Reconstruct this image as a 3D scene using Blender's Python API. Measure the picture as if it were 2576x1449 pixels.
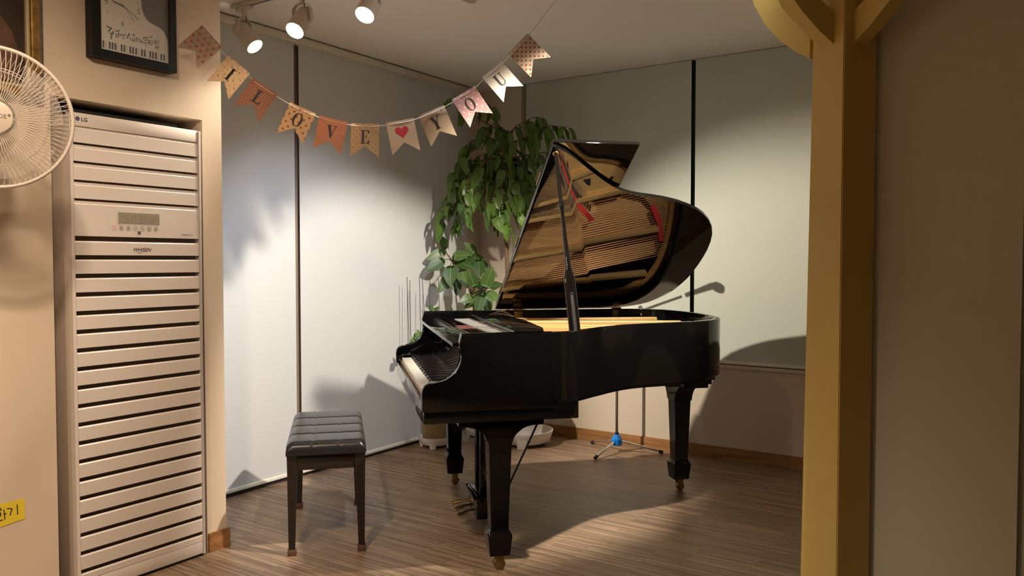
import bpy, bmesh, math, random
from math import radians, sin, cos, pi, tau
from mathutils import Vector, Matrix, Euler

for _o in list(bpy.data.objects):
    bpy.data.objects.remove(_o)
SC = bpy.context.scene
COL = SC.collection
random.seed(7)

# ------------------------------------------------------------------ camera
cam_d = bpy.data.cameras.new('camera')
cam_d.sensor_width = 36.0
cam_d.lens = 2000.0 / 2576.0 * 36.0
cam_d.clip_start = 0.05
cam = bpy.data.objects.new('camera', cam_d)
COL.objects.link(cam)
cam.location = (0, 0, 1.29)
cam.rotation_euler = (radians(90 - 1.9616), 0, radians(33.8))
SC.camera = cam

# ------------------------------------------------------------------ world, exposure
wd = bpy.data.worlds.new('night')
SC.world = wd
wd.use_nodes = True
wd.node_tree.nodes['Background'].inputs[0].default_value = (0.9, 0.75, 0.6, 1)
wd.node_tree.nodes['Background'].inputs[1].default_value = 0.01
SC.view_settings.view_transform = 'Standard'
SC.view_settings.look = 'None'
SC.view_settings.gamma = 1.0
SC.view_settings.use_curve_mapping = False
SC.view_settings.exposure = 0.42

SPOT_COL = (1.0, 0.88, 0.72)
COOL_COL = (0.80, 0.88, 1.0)
FILL_COL = (1.0, 0.79, 0.58)
FILL_W = 145.0

# ------------------------------------------------------------------ helpers
def link(name, me, parent=None):
    o = bpy.data.objects.new(name, me)
    COL.objects.link(o)
    if parent is not None:
        o.parent = parent
    return o

def tag(o, label, cat, group=None, kind=None):
    if label: o['label'] = label
    if cat: o['category'] = cat
    if group: o['group'] = group
    if kind: o['kind'] = kind
    return o

def thing(name, label, cat, loc=(0, 0, 0), rz=0.0, group=None):
    o = bpy.data.objects.new(name, None)
    o.empty_display_size = 0.05
    COL.objects.link(o)
    o.location = loc
    o.rotation_euler = (0, 0, rz)
    return tag(o, label, cat, group)

def obj(name, bm, mat, parent=None, smooth=0.6, label=None):
    me = bpy.data.meshes.new(name)
    bmesh.ops.recalc_face_normals(bm, faces=bm.faces[:])
    bm.to_mesh(me)
    bm.free()
    if mat is not None:
        for m in (mat if isinstance(mat, (list, tuple)) else [mat]):
            me.materials.append(m)
    if smooth:
        me.shade_smooth()
        me.set_sharp_from_angle(angle=smooth)
    o = link(name, me, parent)
    if label: o['label'] = label
    return o

def struct(name, bm, mat, smooth=0.0, parent=None):
    o = obj(name, bm, mat, parent, smooth)
    if parent is None: o['kind'] = 'structure'
    return o

def B():
    return bmesh.new()

def bx(bm, x0, x1, y0, y1, z0, z1, bev=0.0, seg=2, mat=None):
    vs = [bm.verts.new(p) for p in ((x0,y0,z0),(x1,y0,z0),(x1,y1,z0),(x0,y1,z0),(x0,y0,z1),(x1,y0,z1),(x1,y1,z1),(x0,y1,z1))]
    fs = [bm.faces.new([vs[i] for i in f]) for f in ((0,3,2,1),(4,5,6,7),(0,1,5,4),(1,2,6,5),(2,3,7,6),(3,0,4,7))]
    if bev > 0:
        es = list({e for f in fs for e in f.edges})
        bmesh.ops.bevel(bm, geom=es, offset=bev, segments=seg, affect='EDGES', profile=0.5)
    return vs

def prism(bm, pts, fn, d0, d1, bev=0.0):
    """polygon pts (a,b) extruded from d0 to d1; fn(a,b,d)->xyz"""
    lo = [bm.verts.new(fn(a, b, d0)) for a, b in pts]
    hi = [bm.verts.new(fn(a, b, d1)) for a, b in pts]
    n = len(pts)
    fs = [bm.faces.new(lo[::-1]), bm.faces.new(hi)]
    for i in range(n):
        j = (i + 1) % n
        fs.append(bm.faces.new((lo[i], lo[j], hi[j], hi[i])))
    if bev > 0:
        es = list(set(fs[0].edges) | set(fs[1].edges))
        bmesh.ops.bevel(bm, geom=es, offset=bev, segments=2, affect='EDGES', profile=0.5)
    return fs

def frame_of(d):
    d = Vector(d).normalized()
    a = Vector((0, 0, 1)) if abs(d.z) < 0.95 else Vector((1, 0, 0))
    u = d.cross(a).normalized()
    v = u.cross(d).normalized()
    return u, v

def tube(bm, pts, r, seg=8, cap=True):
    """tube through pts, radius float or list"""
    pts = [Vector(p) for p in pts]
    n = len(pts)
    rs = r if isinstance(r, (list, tuple)) else [r] * n
    rings = []
    pu = None
    for i in range(n):
        d = pts[min(i + 1, n - 1)] - pts[max(i - 1, 0)]
        u, v = frame_of(d)
        if pu is not None:
            dn = d.normalized()
            u = (pu - dn * pu.dot(dn)).normalized()
            v = u.cross(dn).normalized()
        pu = u
        rings.append([bm.verts.new(pts[i] + (u * cos(tau * k / seg) + v * sin(tau * k / seg)) * rs[i]) for k in range(seg)])
    for a, b in zip(rings, rings[1:]):
        for k in range(seg):
            bm.faces.new((a[k], a[(k + 1) % seg], b[(k + 1) % seg], b[k]))
    if cap:
        bm.faces.new(rings[0][::-1])
        bm.faces.new(rings[-1])

def lathe(bm, prof, seg=24, c=(0, 0, 0), axis=(0, 0, 1), cap=True):
    """prof: list of (r, h) along axis"""
    ax = Vector(axis).normalized()
    u, v = frame_of(ax)
    c = Vector(c)
    rings = [[bm.verts.new(c + ax * h + (u * cos(tau * k / seg) + v * sin(tau * k / seg)) * max(r, 1e-4)) for k in range(seg)] for r, h in prof]
    for a, b in zip(rings, rings[1:]):
        for k in range(seg):
            bm.faces.new((a[k], a[(k + 1) % seg], b[(k + 1) % seg], b[k]))
    if cap:
        bm.faces.new(rings[0][::-1])
        bm.faces.new(rings[-1])

def stroke(bm, pts, w, fn):
    """flat brush stroke polyline as overlapping quads; fn(a,b)->xyz"""
    for (a0, b0), (a1, b1) in zip(pts, pts[1:]):
        dx, dy = a1 - a0, b1 - b0
        l = math.hypot(dx, dy) or 1e-6
        nx, ny = -dy / l * w / 2, dx / l * w / 2
        ex, ey = dx / l * w * 0.3, dy / l * w * 0.3
        q = [(a0 - ex + nx, b0 - ey + ny), (a0 - ex - nx, b0 - ey - ny), (a1 + ex - nx, b1 + ey - ny), (a1 + ex + nx, b1 + ey + ny)]
        bm.faces.new([bm.verts.new(fn(*p)) for p in q])

def text_mesh(s, size, align='LEFT', shear=0.0, offset=0.0, space=1.0):
    cu = bpy.data.curves.new('txt', 'FONT')
    cu.body = s; cu.size = size; cu.align_x = align; cu.shear = shear; cu.offset = offset; cu.space_character = space
    cu.resolution_u = 4
    o = bpy.data.objects.new('txt', cu)
    COL.objects.link(o)
    dg = bpy.context.evaluated_depsgraph_get()
    me = bpy.data.meshes.new_from_object(o.evaluated_get(dg))
    bpy.data.objects.remove(o)
    return me

def text_obj(name, s, size, mtx, mat, parent, **k):
    me = text_mesh(s, size, **k)
    me.transform(mtx)
    me.materials.clear()
    me.materials.append(mat)
    me.name = name
    return link(name, me, parent)

def plane_x(x, y, z):      # text on a wall facing +x
    return Matrix(((0, 0, 1, x), (1, 0, 0, y), (0, 1, 0, z), (0, 0, 0, 1)))

def copies(me, name, mats, parent):
    for m in mats:
        o = link(name, me, parent)
        o.matrix_local = m

# ------------------------------------------------------------------ materials
def nodes(name):
    m = bpy.data.materials.new(name)
    m.use_nodes = True
    nt = m.node_tree
    return m, nt, nt.nodes['Principled BSDF']

def N(nt, typ, **kw):
    n = nt.nodes.new(typ)
    for k, v in kw.items():
        setattr(n, k, v)
    return n

def math_n(nt, op, a, b=None, clamp=False):
    n = N(nt, 'ShaderNodeMath', operation=op, use_clamp=clamp)
    for i, v in enumerate((a, b)):
        if v is None: continue
        if isinstance(v, (int, float)): n.inputs[i].default_value = v
        else: nt.links.new(v, n.inputs[i])
    return n.outputs[0]

def mix_n(nt, fac, a, b):
    n = N(nt, 'ShaderNodeMix', data_type='RGBA')
    for i, v in ((0, fac), (6, a), (7, b)):
        if isinstance(v, (int, float)): n.inputs[i].default_value = v
        elif isinstance(v, tuple): n.inputs[i].default_value = (*v[:3], 1)
        else: nt.links.new(v, n.inputs[i])
    return n.outputs[2]

def mat(name, col, rough=0.5, metal=0.0, ior=1.5, coat=0.0, var=0.0, vscale=20.0, bump=0.0, bscale=200.0, spec=None):
    m, nt, p = nodes(name)
    p.inputs['Base Color'].default_value = (*col, 1)
    p.inputs['Roughness'].default_value = rough
    p.inputs['Metallic'].default_value = metal
    p.inputs['IOR'].default_value = ior
    p.inputs['Coat Weight'].default_value = coat
    p.inputs['Coat Roughness'].default_value = 0.05
    if spec is not None: p.inputs['Specular IOR Level'].default_value = spec
    if var or bump:
        tc = N(nt, 'ShaderNodeTexCoord')
    if var:
        nz = N(nt, 'ShaderNodeTexNoise'); nz.inputs['Scale'].default_value = vscale; nz.inputs['Detail'].default_value = 4
        nt.links.new(tc.outputs['Object'], nz.inputs['Vector'])
        c = mix_n(nt, nz.outputs[0], tuple(x * (1 - var) for x in col), tuple(min(1, x * (1 + var)) for x in col))
        nt.links.new(c, p.inputs['Base Color'])
    if bump:
        nb = N(nt, 'ShaderNodeTexNoise'); nb.inputs['Scale'].default_value = bscale; nb.inputs['Detail'].default_value = 3
        nt.links.new(tc.outputs['Object'], nb.inputs['Vector'])
        bn = N(nt, 'ShaderNodeBump'); bn.inputs['Strength'].default_value = bump; bn.inputs['Distance'].default_value = 0.002
        nt.links.new(nb.outputs[0], bn.inputs['Height'])
        nt.links.new(bn.outputs[0], p.inputs['Normal'])
    return m

def wood(name, c0, c1, stretch=(3, 40, 40), rough=0.5, scale=1.0, coord='Object'):
    m, nt, p = nodes(name)
    tc = N(nt, 'ShaderNodeTexCoord'); mp = N(nt, 'ShaderNodeMapping')
    mp.inputs['Scale'].default_value = stretch
    nt.links.new(tc.outputs[coord], mp.inputs['Vector'])
    nz = N(nt, 'ShaderNodeTexNoise'); nz.inputs['Scale'].default_value = scale; nz.inputs['Detail'].default_value = 6; nz.inputs['Distortion'].default_value = 1.2
    nt.links.new(mp.outputs[0], nz.inputs['Vector'])
    rp = N(nt, 'ShaderNodeValToRGB')
    rp.color_ramp.elements[0].position = 0.3; rp.color_ramp.elements[0].color = (*c0, 1)
    rp.color_ramp.elements[1].position = 0.7; rp.color_ramp.elements[1].color = (*c1, 1)
    nt.links.new(nz.outputs[0], rp.inputs[0])
    nt.links.new(rp.outputs[0], p.inputs['Base Color'])
    p.inputs['Roughness'].default_value = rough
    return m

def floor_mat():
    m, nt, p = nodes('streaked_vinyl_floor')
    tc = N(nt, 'ShaderNodeTexCoord')
    def noise(sc, s, det):
        mp = N(nt, 'ShaderNodeMapping'); mp.inputs['Scale'].default_value = sc
        nt.links.new(tc.outputs['Object'], mp.inputs['Vector'])
        nz = N(nt, 'ShaderNodeTexNoise'); nz.inputs['Scale'].default_value = s; nz.inputs['Detail'].default_value = det
        nt.links.new(mp.outputs[0], nz.inputs['Vector'])
        return nz.outputs[0]
    # fine strips running along x, each strip broken into staves
    br = N(nt, 'ShaderNodeTexBrick'); br.offset = 0.37; br.offset_frequency = 2
    br.inputs['Scale'].default_value = 1.0
    br.inputs['Brick Width'].default_value = 0.42; br.inputs['Row Height'].default_value = 0.011
    br.inputs['Mortar Size'].default_value = 0.0
    br.inputs['Color1'].default_value = (0, 0, 0, 1); br.inputs['Color2'].default_value = (1, 1, 1, 1)
    nt.links.new(tc.outputs['Object'], br.inputs['Vector'])
    n1 = noise((2.2, 90, 1), 1.0, 5)
    n2 = noise((0.8, 1.6, 1), 1.0, 3)
    a = math_n(nt, 'MULTIPLY', br.outputs[0], 0.42)
    b = math_n(nt, 'MULTIPLY', n1, 0.75)
    s = math_n(nt, 'ADD', a, b)
    s = math_n(nt, 'ADD', s, math_n(nt, 'MULTIPLY', math_n(nt, 'SUBTRACT', n2, 0.5), 0.25))
    rp = N(nt, 'ShaderNodeValToRGB')
    e = rp.color_ramp.elements
    e[0].position = 0.22; e[0].color = (0.115, 0.070, 0.043, 1)
    e[1].position = 0.9; e[1].color = (0.40, 0.285, 0.19, 1)
    k = rp.color_ramp.elements.new(0.55); k.color = (0.235, 0.158, 0.103, 1)
    nt.links.new(s, rp.inputs[0])
    nt.links.new(rp.outputs[0], p.inputs['Base Color'])
    p.inputs['Roughness'].default_value = 0.42
    bn = N(nt, 'ShaderNodeBump'); bn.inputs['Strength'].default_value = 0.12; bn.inputs['Distance'].default_value = 0.001
    nt.links.new(n1, bn.inputs['Height']); nt.links.new(bn.outputs[0], p.inputs['Normal'])
    return m

def emit(name, col, s):
    m, nt, p = nodes(name)
    p.inputs['Base Color'].default_value = (*col, 1)
    p.inputs['Emission Color'].default_value = (*col, 1)
    p.inputs['Emission Strength'].default_value = s
    return m

def paper(name, col, dots=None, stripe=None, trans=0.35):
    """paper with printed dots (list of (spacing, radius, colour, offx, offy)) or stripes (axis, spacing, width, colour)"""
    m, nt, p = nodes(name)
    tc = N(nt, 'ShaderNodeTexCoord'); sp = N(nt, 'ShaderNodeSeparateXYZ')
    nt.links.new(tc.outputs['Object'], sp.inputs[0])
    c = col
    def near(v, s, off):
        f = math_n(nt, 'FRACT', math_n(nt, 'ADD', math_n(nt, 'DIVIDE', v, s), off + 20.0))
        return math_n(nt, 'SUBTRACT', f, 0.5)
    for s, r, dc, ox, oy in (dots or []):
        masks = []
        for sh in (0.0, 0.5):
            x = near(sp.outputs[0], s, ox + sh); y = near(sp.outputs[1], s, oy + sh)
            d = math_n(nt, 'SQRT', math_n(nt, 'ADD', math_n(nt, 'MULTIPLY', x, x), math_n(nt, 'MULTIPLY', y, y)))
            masks.append(math_n(nt, 'LESS_THAN', d, r / s))
        c = mix_n(nt, math_n(nt, 'MAXIMUM', *masks), c, dc)
    if stripe:
        ax, s, w, dc = stripe
        x = math_n(nt, 'ABSOLUTE', near(sp.outputs[ax], s, 0.0))
        c = mix_n(nt, math_n(nt, 'LESS_THAN', x, w / s / 2), c, dc)
    if isinstance(c, tuple): p.inputs['Base Color'].default_value = (*c, 1)
    else: nt.links.new(c, p.inputs['Base Color'])
    p.inputs['Roughness'].default_value = 0.6
    tr = N(nt, 'ShaderNodeBsdfTranslucent')
    if isinstance(c, tuple): tr.inputs[0].default_value = (*c, 1)
    else: nt.links.new(c, tr.inputs[0])
    mx = N(nt, 'ShaderNodeMixShader'); mx.inputs[0].default_value = trans
    nt.links.new(p.outputs[0], mx.inputs[1]); nt.links.new(tr.outputs[0], mx.inputs[2])
    nt.links.new(mx.outputs[0], nt.nodes['Material Output'].inputs[0])
    return m

def leaf_mat(name, c0, c1, vein):
    m, nt, p = nodes(name)
    oi = N(nt, 'ShaderNodeObjectInfo')
    tc = N(nt, 'ShaderNodeTexCoord'); sp = N(nt, 'ShaderNodeSeparateXYZ')
    nt.links.new(tc.outputs['Object'], sp.inputs[0])
    c = mix_n(nt, oi.outputs['Random'], c0, c1)
    v = math_n(nt, 'LESS_THAN', math_n(nt, 'ABSOLUTE', sp.outputs[0]), 0.0012)
    c = mix_n(nt, math_n(nt, 'MULTIPLY', v, 0.6), c, vein)
    nt.links.new(c, p.inputs['Base Color'])
    p.inputs['Roughness'].default_value = 0.38
    tr = N(nt, 'ShaderNodeBsdfTranslucent')
    nt.links.new(c, tr.inputs[0])
    mx = N(nt, 'ShaderNodeMixShader'); mx.inputs[0].default_value = 0.25
    nt.links.new(p.outputs[0], mx.inputs[1]); nt.links.new(tr.outputs[0], mx.inputs[2])
    nt.links.new(mx.outputs[0], nt.nodes['Material Output'].inputs[0])
    return m

def clear_plastic(name, col, alpha):
    m, nt, p = nodes(name)
    p.inputs['Base Color'].default_value = (*col, 1)
    p.inputs['Roughness'].default_value = 0.15
    p.inputs['Alpha'].default_value = alpha
    return m

WALL = mat('beige_wallpaper', (0.66, 0.54, 0.41), 0.8, bump=0.25, bscale=160, var=0.03, vscale=3)
WALLD = mat('beige_back_wall', (0.64, 0.55, 0.44), 0.75, bump=0.25, bscale=160)
WALLX = mat('darkened_unseen_wall', (0.10, 0.07, 0.05), 0.6)  # unseen walls coloured dark so the lacquer reflects an unlit room
WALLR = mat('taupe_wallpaper', (0.60, 0.60, 0.49), 0.85, bump=0.3, bscale=160)
CEIL = mat('ceiling_paper', (0.84, 0.78, 0.71), 0.85, bump=0.2, bscale=120)
FLOOR = floor_mat()
SKIRT = wood('oak_skirting', (0.20, 0.085, 0.026), (0.42, 0.20, 0.07), (2.5, 25, 30), 0.45)
BLIND_L = mat('pale_grey_blind_fabric', (0.59, 0.60, 0.605), 0.75, bump=0.15, bscale=400)
BLIND_B = mat('green_cast_blind_fabric', (0.55, 0.58, 0.51), 0.75, bump=0.15, bscale=400)  # green cast from the window glass put into the fabric colour
BAR = mat('white_blind_bar', (0.80, 0.76, 0.68), 0.4)
DARKFRAME = mat('dark_window_frame', (0.26, 0.21, 0.165), 0.35)
GREENFRAME = mat('dark_green_window_frame', (0.012, 0.035, 0.028), 0.4)
GLASS = mat('night_window_glass', (0.01, 0.012, 0.014), 0.05)
DARKBLUE = mat('dark_grey_sill', (0.035, 0.035, 0.042), 0.5)
BLACK = mat('black_piano_lacquer', (0.003, 0.003, 0.0032), 0.035, ior=1.45)
BLACKL = mat('black_mirror_lacquer', (0.003, 0.003, 0.0032), 0.02, ior=2.0)
BLACKS = mat('satin_black_lacquer', (0.012, 0.010, 0.009), 0.22)
IVORY = mat('ivory_key', (0.72, 0.67, 0.56), 0.25)
EBONY = mat('ebony_key', (0.008, 0.007, 0.007), 0.25)
GOLD = mat('gold_iron_plate', (0.52, 0.33, 0.13), 0.40, metal=0.4, bump=0.1, bscale=300)
BRASS = mat('brass', (0.50, 0.36, 0.17), 0.25, metal=1.0)
BRASSD = mat('aged_brass', (0.30, 0.21, 0.09), 0.4, metal=1.0)
SPRUCE = wood('spruce_soundboard', (0.50, 0.29, 0.11), (0.70, 0.45, 0.20), (2, 60, 20), 0.4)
RIMWOOD = wood('maple_inner_rim', (0.40, 0.19, 0.055), (0.55, 0.29, 0.09), (3, 30, 30), 0.45)
STEEL = mat('steel_string', (0.55, 0.52, 0.48), 0.3, metal=1.0)
COPPER = mat('copper_wound_string', (0.42, 0.20, 0.10), 0.35, metal=1.0)
REDFELT = mat('red_felt', (0.55, 0.03, 0.035), 0.9)
DARKRED = mat('dark_red_felt', (0.07, 0.012, 0.010), 0.85)
CHROME = mat('chrome', (0.75, 0.75, 0.74), 0.12, metal=1.0)
GREYM = mat('grey_music_tray', (0.13, 0.125, 0.12), 0.4)
LEATHER = mat('black_leatherette', (0.014, 0.013, 0.014), 0.26, bump=0.15, bscale=500, spec=0.35)
SEAM = mat('black_seam_thread', (0.010, 0.010, 0.010), 0.6)
BENCHW = mat('black_bench_wood', (0.014, 0.010, 0.008), 0.30)
RUBBER_BR = mat('brown_rubber_foot', (0.10, 0.045, 0.025), 0.6)
RUBBER = mat('black_rubber', (0.015, 0.014, 0.013), 0.6)
WHITEP = mat('white_plastic', (0.84, 0.80, 0.77), 0.35)
POTBR = mat('mottled_brown_ceramic', (0.36, 0.26, 0.13), 0.5, var=0.55, vscale=45, bump=0.5, bscale=90)
SOIL = mat('dark_soil', (0.03, 0.02, 0.012), 0.95, bump=0.8, bscale=60)
BARK = mat('brown_bark', (0.16, 0.09, 0.05), 0.8, bump=0.5, bscale=80)
STEMG = mat('green_stem', (0.12, 0.10, 0.04), 0.6)
LEAF_T = leaf_mat('drooping_leaf', (0.052, 0.118, 0.016), (0.12, 0.215, 0.030), (0.16, 0.25, 0.05))
LEAF_F = leaf_mat('round_leaf', (0.040, 0.095, 0.020), (0.10, 0.18, 0.045), (0.32, 0.38, 0.20))
BLUE = mat('blue_plastic', (0.01, 0.22, 0.75), 0.3)
ACB = mat('almond_plastic', (0.70, 0.62, 0.56), 0.34)
ACS = mat('silver_almond_pillar', (0.60, 0.54, 0.49), 0.3, metal=0.2)
ACD = mat('brown_recess', (0.24, 0.18, 0.145), 0.5)
LCD = mat('grey_lcd', (0.30, 0.27, 0.21), 0.35)
LCDS = mat('lcd_segment', (0.36, 0.33, 0.26), 0.4)
INK = mat('black_ink', (0.012, 0.010, 0.010), 0.5)
INKG = mat('grey_print', (0.16, 0.13, 0.10), 0.5)
REDINK = mat('orange_print', (0.75, 0.25, 0.12), 0.5)
PURPLE = mat('purple_print', (0.10, 0.08, 0.14), 0.4)
FRAMEB = mat('black_picture_frame', (0.006, 0.0055, 0.005), 0.42, spec=.3)
CLOCKW = mat('white_clock_print', (0.66, 0.62, 0.54), 0.5)
CLOCKG = mat('grey_clock_print', (0.085, 0.075, 0.062), 0.4, var=0.3, vscale=12)
GLASSP = clear_plastic('picture_glass', (1, 1, 1), 0.06)
GILT = mat('antique_gilt', (0.30, 0.17, 0.05), 0.4, metal=0.6, var=0.7, vscale=40)
GILTD = mat('carved_dark_gilt', (0.10, 0.075, 0.04), 0.6, var=0.8, vscale=110, bump=0.9, bscale=110)
GILTL = mat('pale_gilt_slip', (0.45, 0.36, 0.20), 0.5)
PAINTING = mat('dark_oil_painting', (0.035, 0.024, 0.016), 0.3, var=0.9, vscale=9)
FANP = mat('grey_beige_wire', (0.52, 0.45, 0.38), 0.4)
FANB = clear_plastic('smoky_translucent_blade', (0.62, 0.55, 0.48), 0.33)
YPAPER = mat('yellow_note_paper', (0.78, 0.60, 0.04), 0.6)
YELLOW = mat('yellow_paint', (0.60, 0.46, 0.145), 0.6, var=0.06, vscale=8)
LAMPW = mat('cream_lamp_enamel', (0.66, 0.60, 0.53), 0.4)
LENS = emit('lit_lens', (1.0, 0.95, 0.86), 28.0)
FILL_LENS = emit('warm_fill_lens', (1.0, 0.78, 0.52), 9.0)
STRING = mat('white_string', (0.75, 0.68, 0.60), 0.7)
HEARTRED = mat('red_heart_print', (0.42, 0.012, 0.025), 0.6)
HEARTP = mat('pink_heart_print', (0.48, 0.09, 0.09), 0.6)
CABLE = mat('dark_grey_cable', (0.06, 0.05, 0.04), 0.5)

# ------------------------------------------------------------------ traced shapes (metres, in wall or world axes)
TB=[[(-3.011, 4.508, 0.353), (-3.044, 4.508, 0.898), (-3.082, 4.516, 1.715), (-3.105, 4.52, 2.164)],[(-3.099, 4.521, 2.096), (-3.207, 4.457, 2.146), (-3.3, 4.399, 2.098), (-3.357, 4.362, 1.989), (-3.391, 4.338, 1.826), (-3.419, 4.319, 1.662), (-3.447, 4.302, 1.553)],[(-3.098, 4.52, 2.042), (-3.19, 4.456, 1.987), (-3.267, 4.4, 1.905), (-3.315, 4.364, 1.797), (-3.342, 4.34, 1.66), (-3.346, 4.332, 1.511)],[(-3.096, 4.516, 1.933), (-3.155, 4.454, 1.876), (-3.188, 4.407, 1.766), (-3.21, 4.368, 1.657)],[(-3.1, 4.523, 2.151), (-3.11, 4.498, 2.208), (-3.141, 4.458, 2.221), (-3.171, 4.416, 2.183)],[(-3.099, 4.522, 2.123), (-3.014, 4.561, 2.162), (-2.915, 4.608, 2.186), (-2.843, 4.635, 2.148)],[(-3.098, 4.52, 2.042), (-2.949, 4.561, 2.089), (-2.789, 4.609, 2.121), (-2.657, 4.635, 2.069)],[(-3.095, 4.516, 1.905), (-3.012, 4.509, 1.846), (-2.959, 4.478, 1.707), (-2.922, 4.437, 1.571)],[(-3.095, 4.515, 1.878), (-3.073, 4.464, 1.765), (-3.055, 4.41, 1.627), (-3.007, 4.378, 1.518)],[(-3.097, 4.518, 1.987), (-3.028, 4.583, 1.962), (-2.968, 4.641, 1.909), (-2.952, 4.666, 1.774)],[(-3.098, 4.52, 2.069), (-3.178, 4.511, 2.047), (-3.291, 4.479, 2.011), (-3.37, 4.469, 1.946), (-3.426, 4.473, 1.866)],[(-3.089, 4.516, 1.824), (-3.111, 4.439, 1.765), (-3.103, 4.38, 1.654), (-3.061, 4.344, 1.584)],[(-3.092, 4.521, 1.987), (-2.979, 4.658, 2.021), (-2.869, 4.794, 2.055), (-2.847, 4.867, 2.006)],[(-3.119, 4.512, 2.211), (-3.151, 4.473, 2.257), (-3.175, 4.44, 2.34), (-3.184, 4.416, 2.386)],[(-3.137, 4.5, 2.191), (-3.285, 4.425, 2.29), (-3.365, 4.395, 2.381), (-3.417, 4.382, 2.433)],[(-3.097, 4.519, 2.014), (-3.16, 4.369, 1.949), (-3.183, 4.243, 1.833), (-3.145, 4.157, 1.694), (-3.073, 4.096, 1.586)],[(-3.091, 4.519, 1.933), (-3.018, 4.566, 1.878), (-2.959, 4.602, 1.797), (-2.972, 4.587, 1.633)],]
FLV= [((-3.567, 4.478, 1.37), (-3.554, 4.43, 1.448), 0.074), ((-3.567, 4.478, 1.358), (-3.629, 4.375, 1.313), 0.068), ((-3.54, 4.434, 1.301), (-3.605, 4.328, 1.237), 0.076), ((-3.498, 4.463, 1.321), (-3.388, 4.477, 1.335), 0.071), ((-3.516, 4.51, 1.293), (-3.391, 4.532, 1.256), 0.077), ((-3.451, 4.675, 1.331), (-3.47, 4.605, 1.405), 0.078), ((-3.444, 4.376, 1.262), (-3.415, 4.33, 1.142), 0.089), ((-3.46, 4.423, 1.195), (-3.501, 4.331, 1.09), 0.078), ((-3.475, 4.535, 1.233), (-3.414, 4.511, 1.121), 0.08), ((-3.402, 4.647, 1.307), (-3.367, 4.605, 1.193), 0.081), ((-3.495, 4.765, 1.308), (-3.39, 4.77, 1.191), 0.059), ((-3.298, 4.467, 1.096), (-3.302, 4.408, 1.202), 0.067), ((-3.247, 4.501, 1.09), (-3.181, 4.49, 1.219), 0.083), ((-3.318, 4.609, 1.074), (-3.392, 4.495, 0.975), 0.077), ((-3.296, 4.588, 1.067), (-3.25, 4.553, 0.937), 0.076), ((-3.199, 4.472, 1.081), (-3.11, 4.47, 1.029), 0.066), ((-3.224, 4.455, 1.065), (-3.226, 4.388, 0.939), 0.071), ((-3.302, 4.645, 1.102), (-3.217, 4.643, 1.123), 0.057), ((-3.34, 4.497, 1.041), (-3.37, 4.415, 1.013), 0.062), ((-3.544, 4.673, 1.337), (-3.422, 4.694, 1.322), 0.053), ((-3.493, 4.644, 1.249), (-3.435, 4.625, 1.307), 0.075), ((-3.367, 4.604, 1.165), (-3.324, 4.57, 1.095), 0.063), ((-3.563, 4.593, 1.162), (-3.526, 4.554, 1.063), 0.064)]
FST= [[(-3.398, 4.644, 0.296), (-3.388, 4.561, 1.052)], [(-3.392, 4.546, 1.038), (-3.426, 4.541, 1.193), (-3.492, 4.465, 1.279), (-3.555, 4.462, 1.35)], [(-3.393, 4.558, 1.052), (-3.367, 4.604, 1.165), (-3.392, 4.653, 1.293)], [(-3.382, 4.553, 1.038), (-3.247, 4.501, 1.079)]]
SLV= [((-3.524, 4.144, 0.743), (-3.524, 4.111, 0.821), 0.043), ((-3.51, 4.094, 0.737), (-3.524, 4.05, 0.778), 0.048), ((-3.486, 4.051, 0.769), (-3.501, 4.003, 0.719), 0.053), ((-3.516, 4.152, 0.797), (-3.474, 4.143, 0.767), 0.038), ((-3.684, 4.466, 0.927), (-3.688, 4.43, 0.977), 0.04), ((-3.675, 4.472, 0.918), (-3.632, 4.466, 0.957), 0.035), ((-3.598, 4.156, 0.765), (-3.545, 4.157, 0.795), 0.041), ((-3.506, 4.098, 0.769), (-3.463, 4.088, 0.706), 0.04)]
STK= [((-3.537, 4.167, 0.625), (-3.559, 4.175, 1.176)), ((-3.506, 4.188, 0.625), (-3.543, 4.186, 1.176)), ((-3.507, 4.223, 0.622), (-3.519, 4.238, 1.17)), ((-3.46, 4.279, 0.619), (-3.482, 4.287, 1.175)), ((-3.605, 4.122, 0.625), (-3.629, 4.128, 1.178)), ((-3.616, 4.15, 0.622), (-3.633, 4.161, 1.156))]  # last two rods stand in for shadows the stakes cast on the blind
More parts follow.
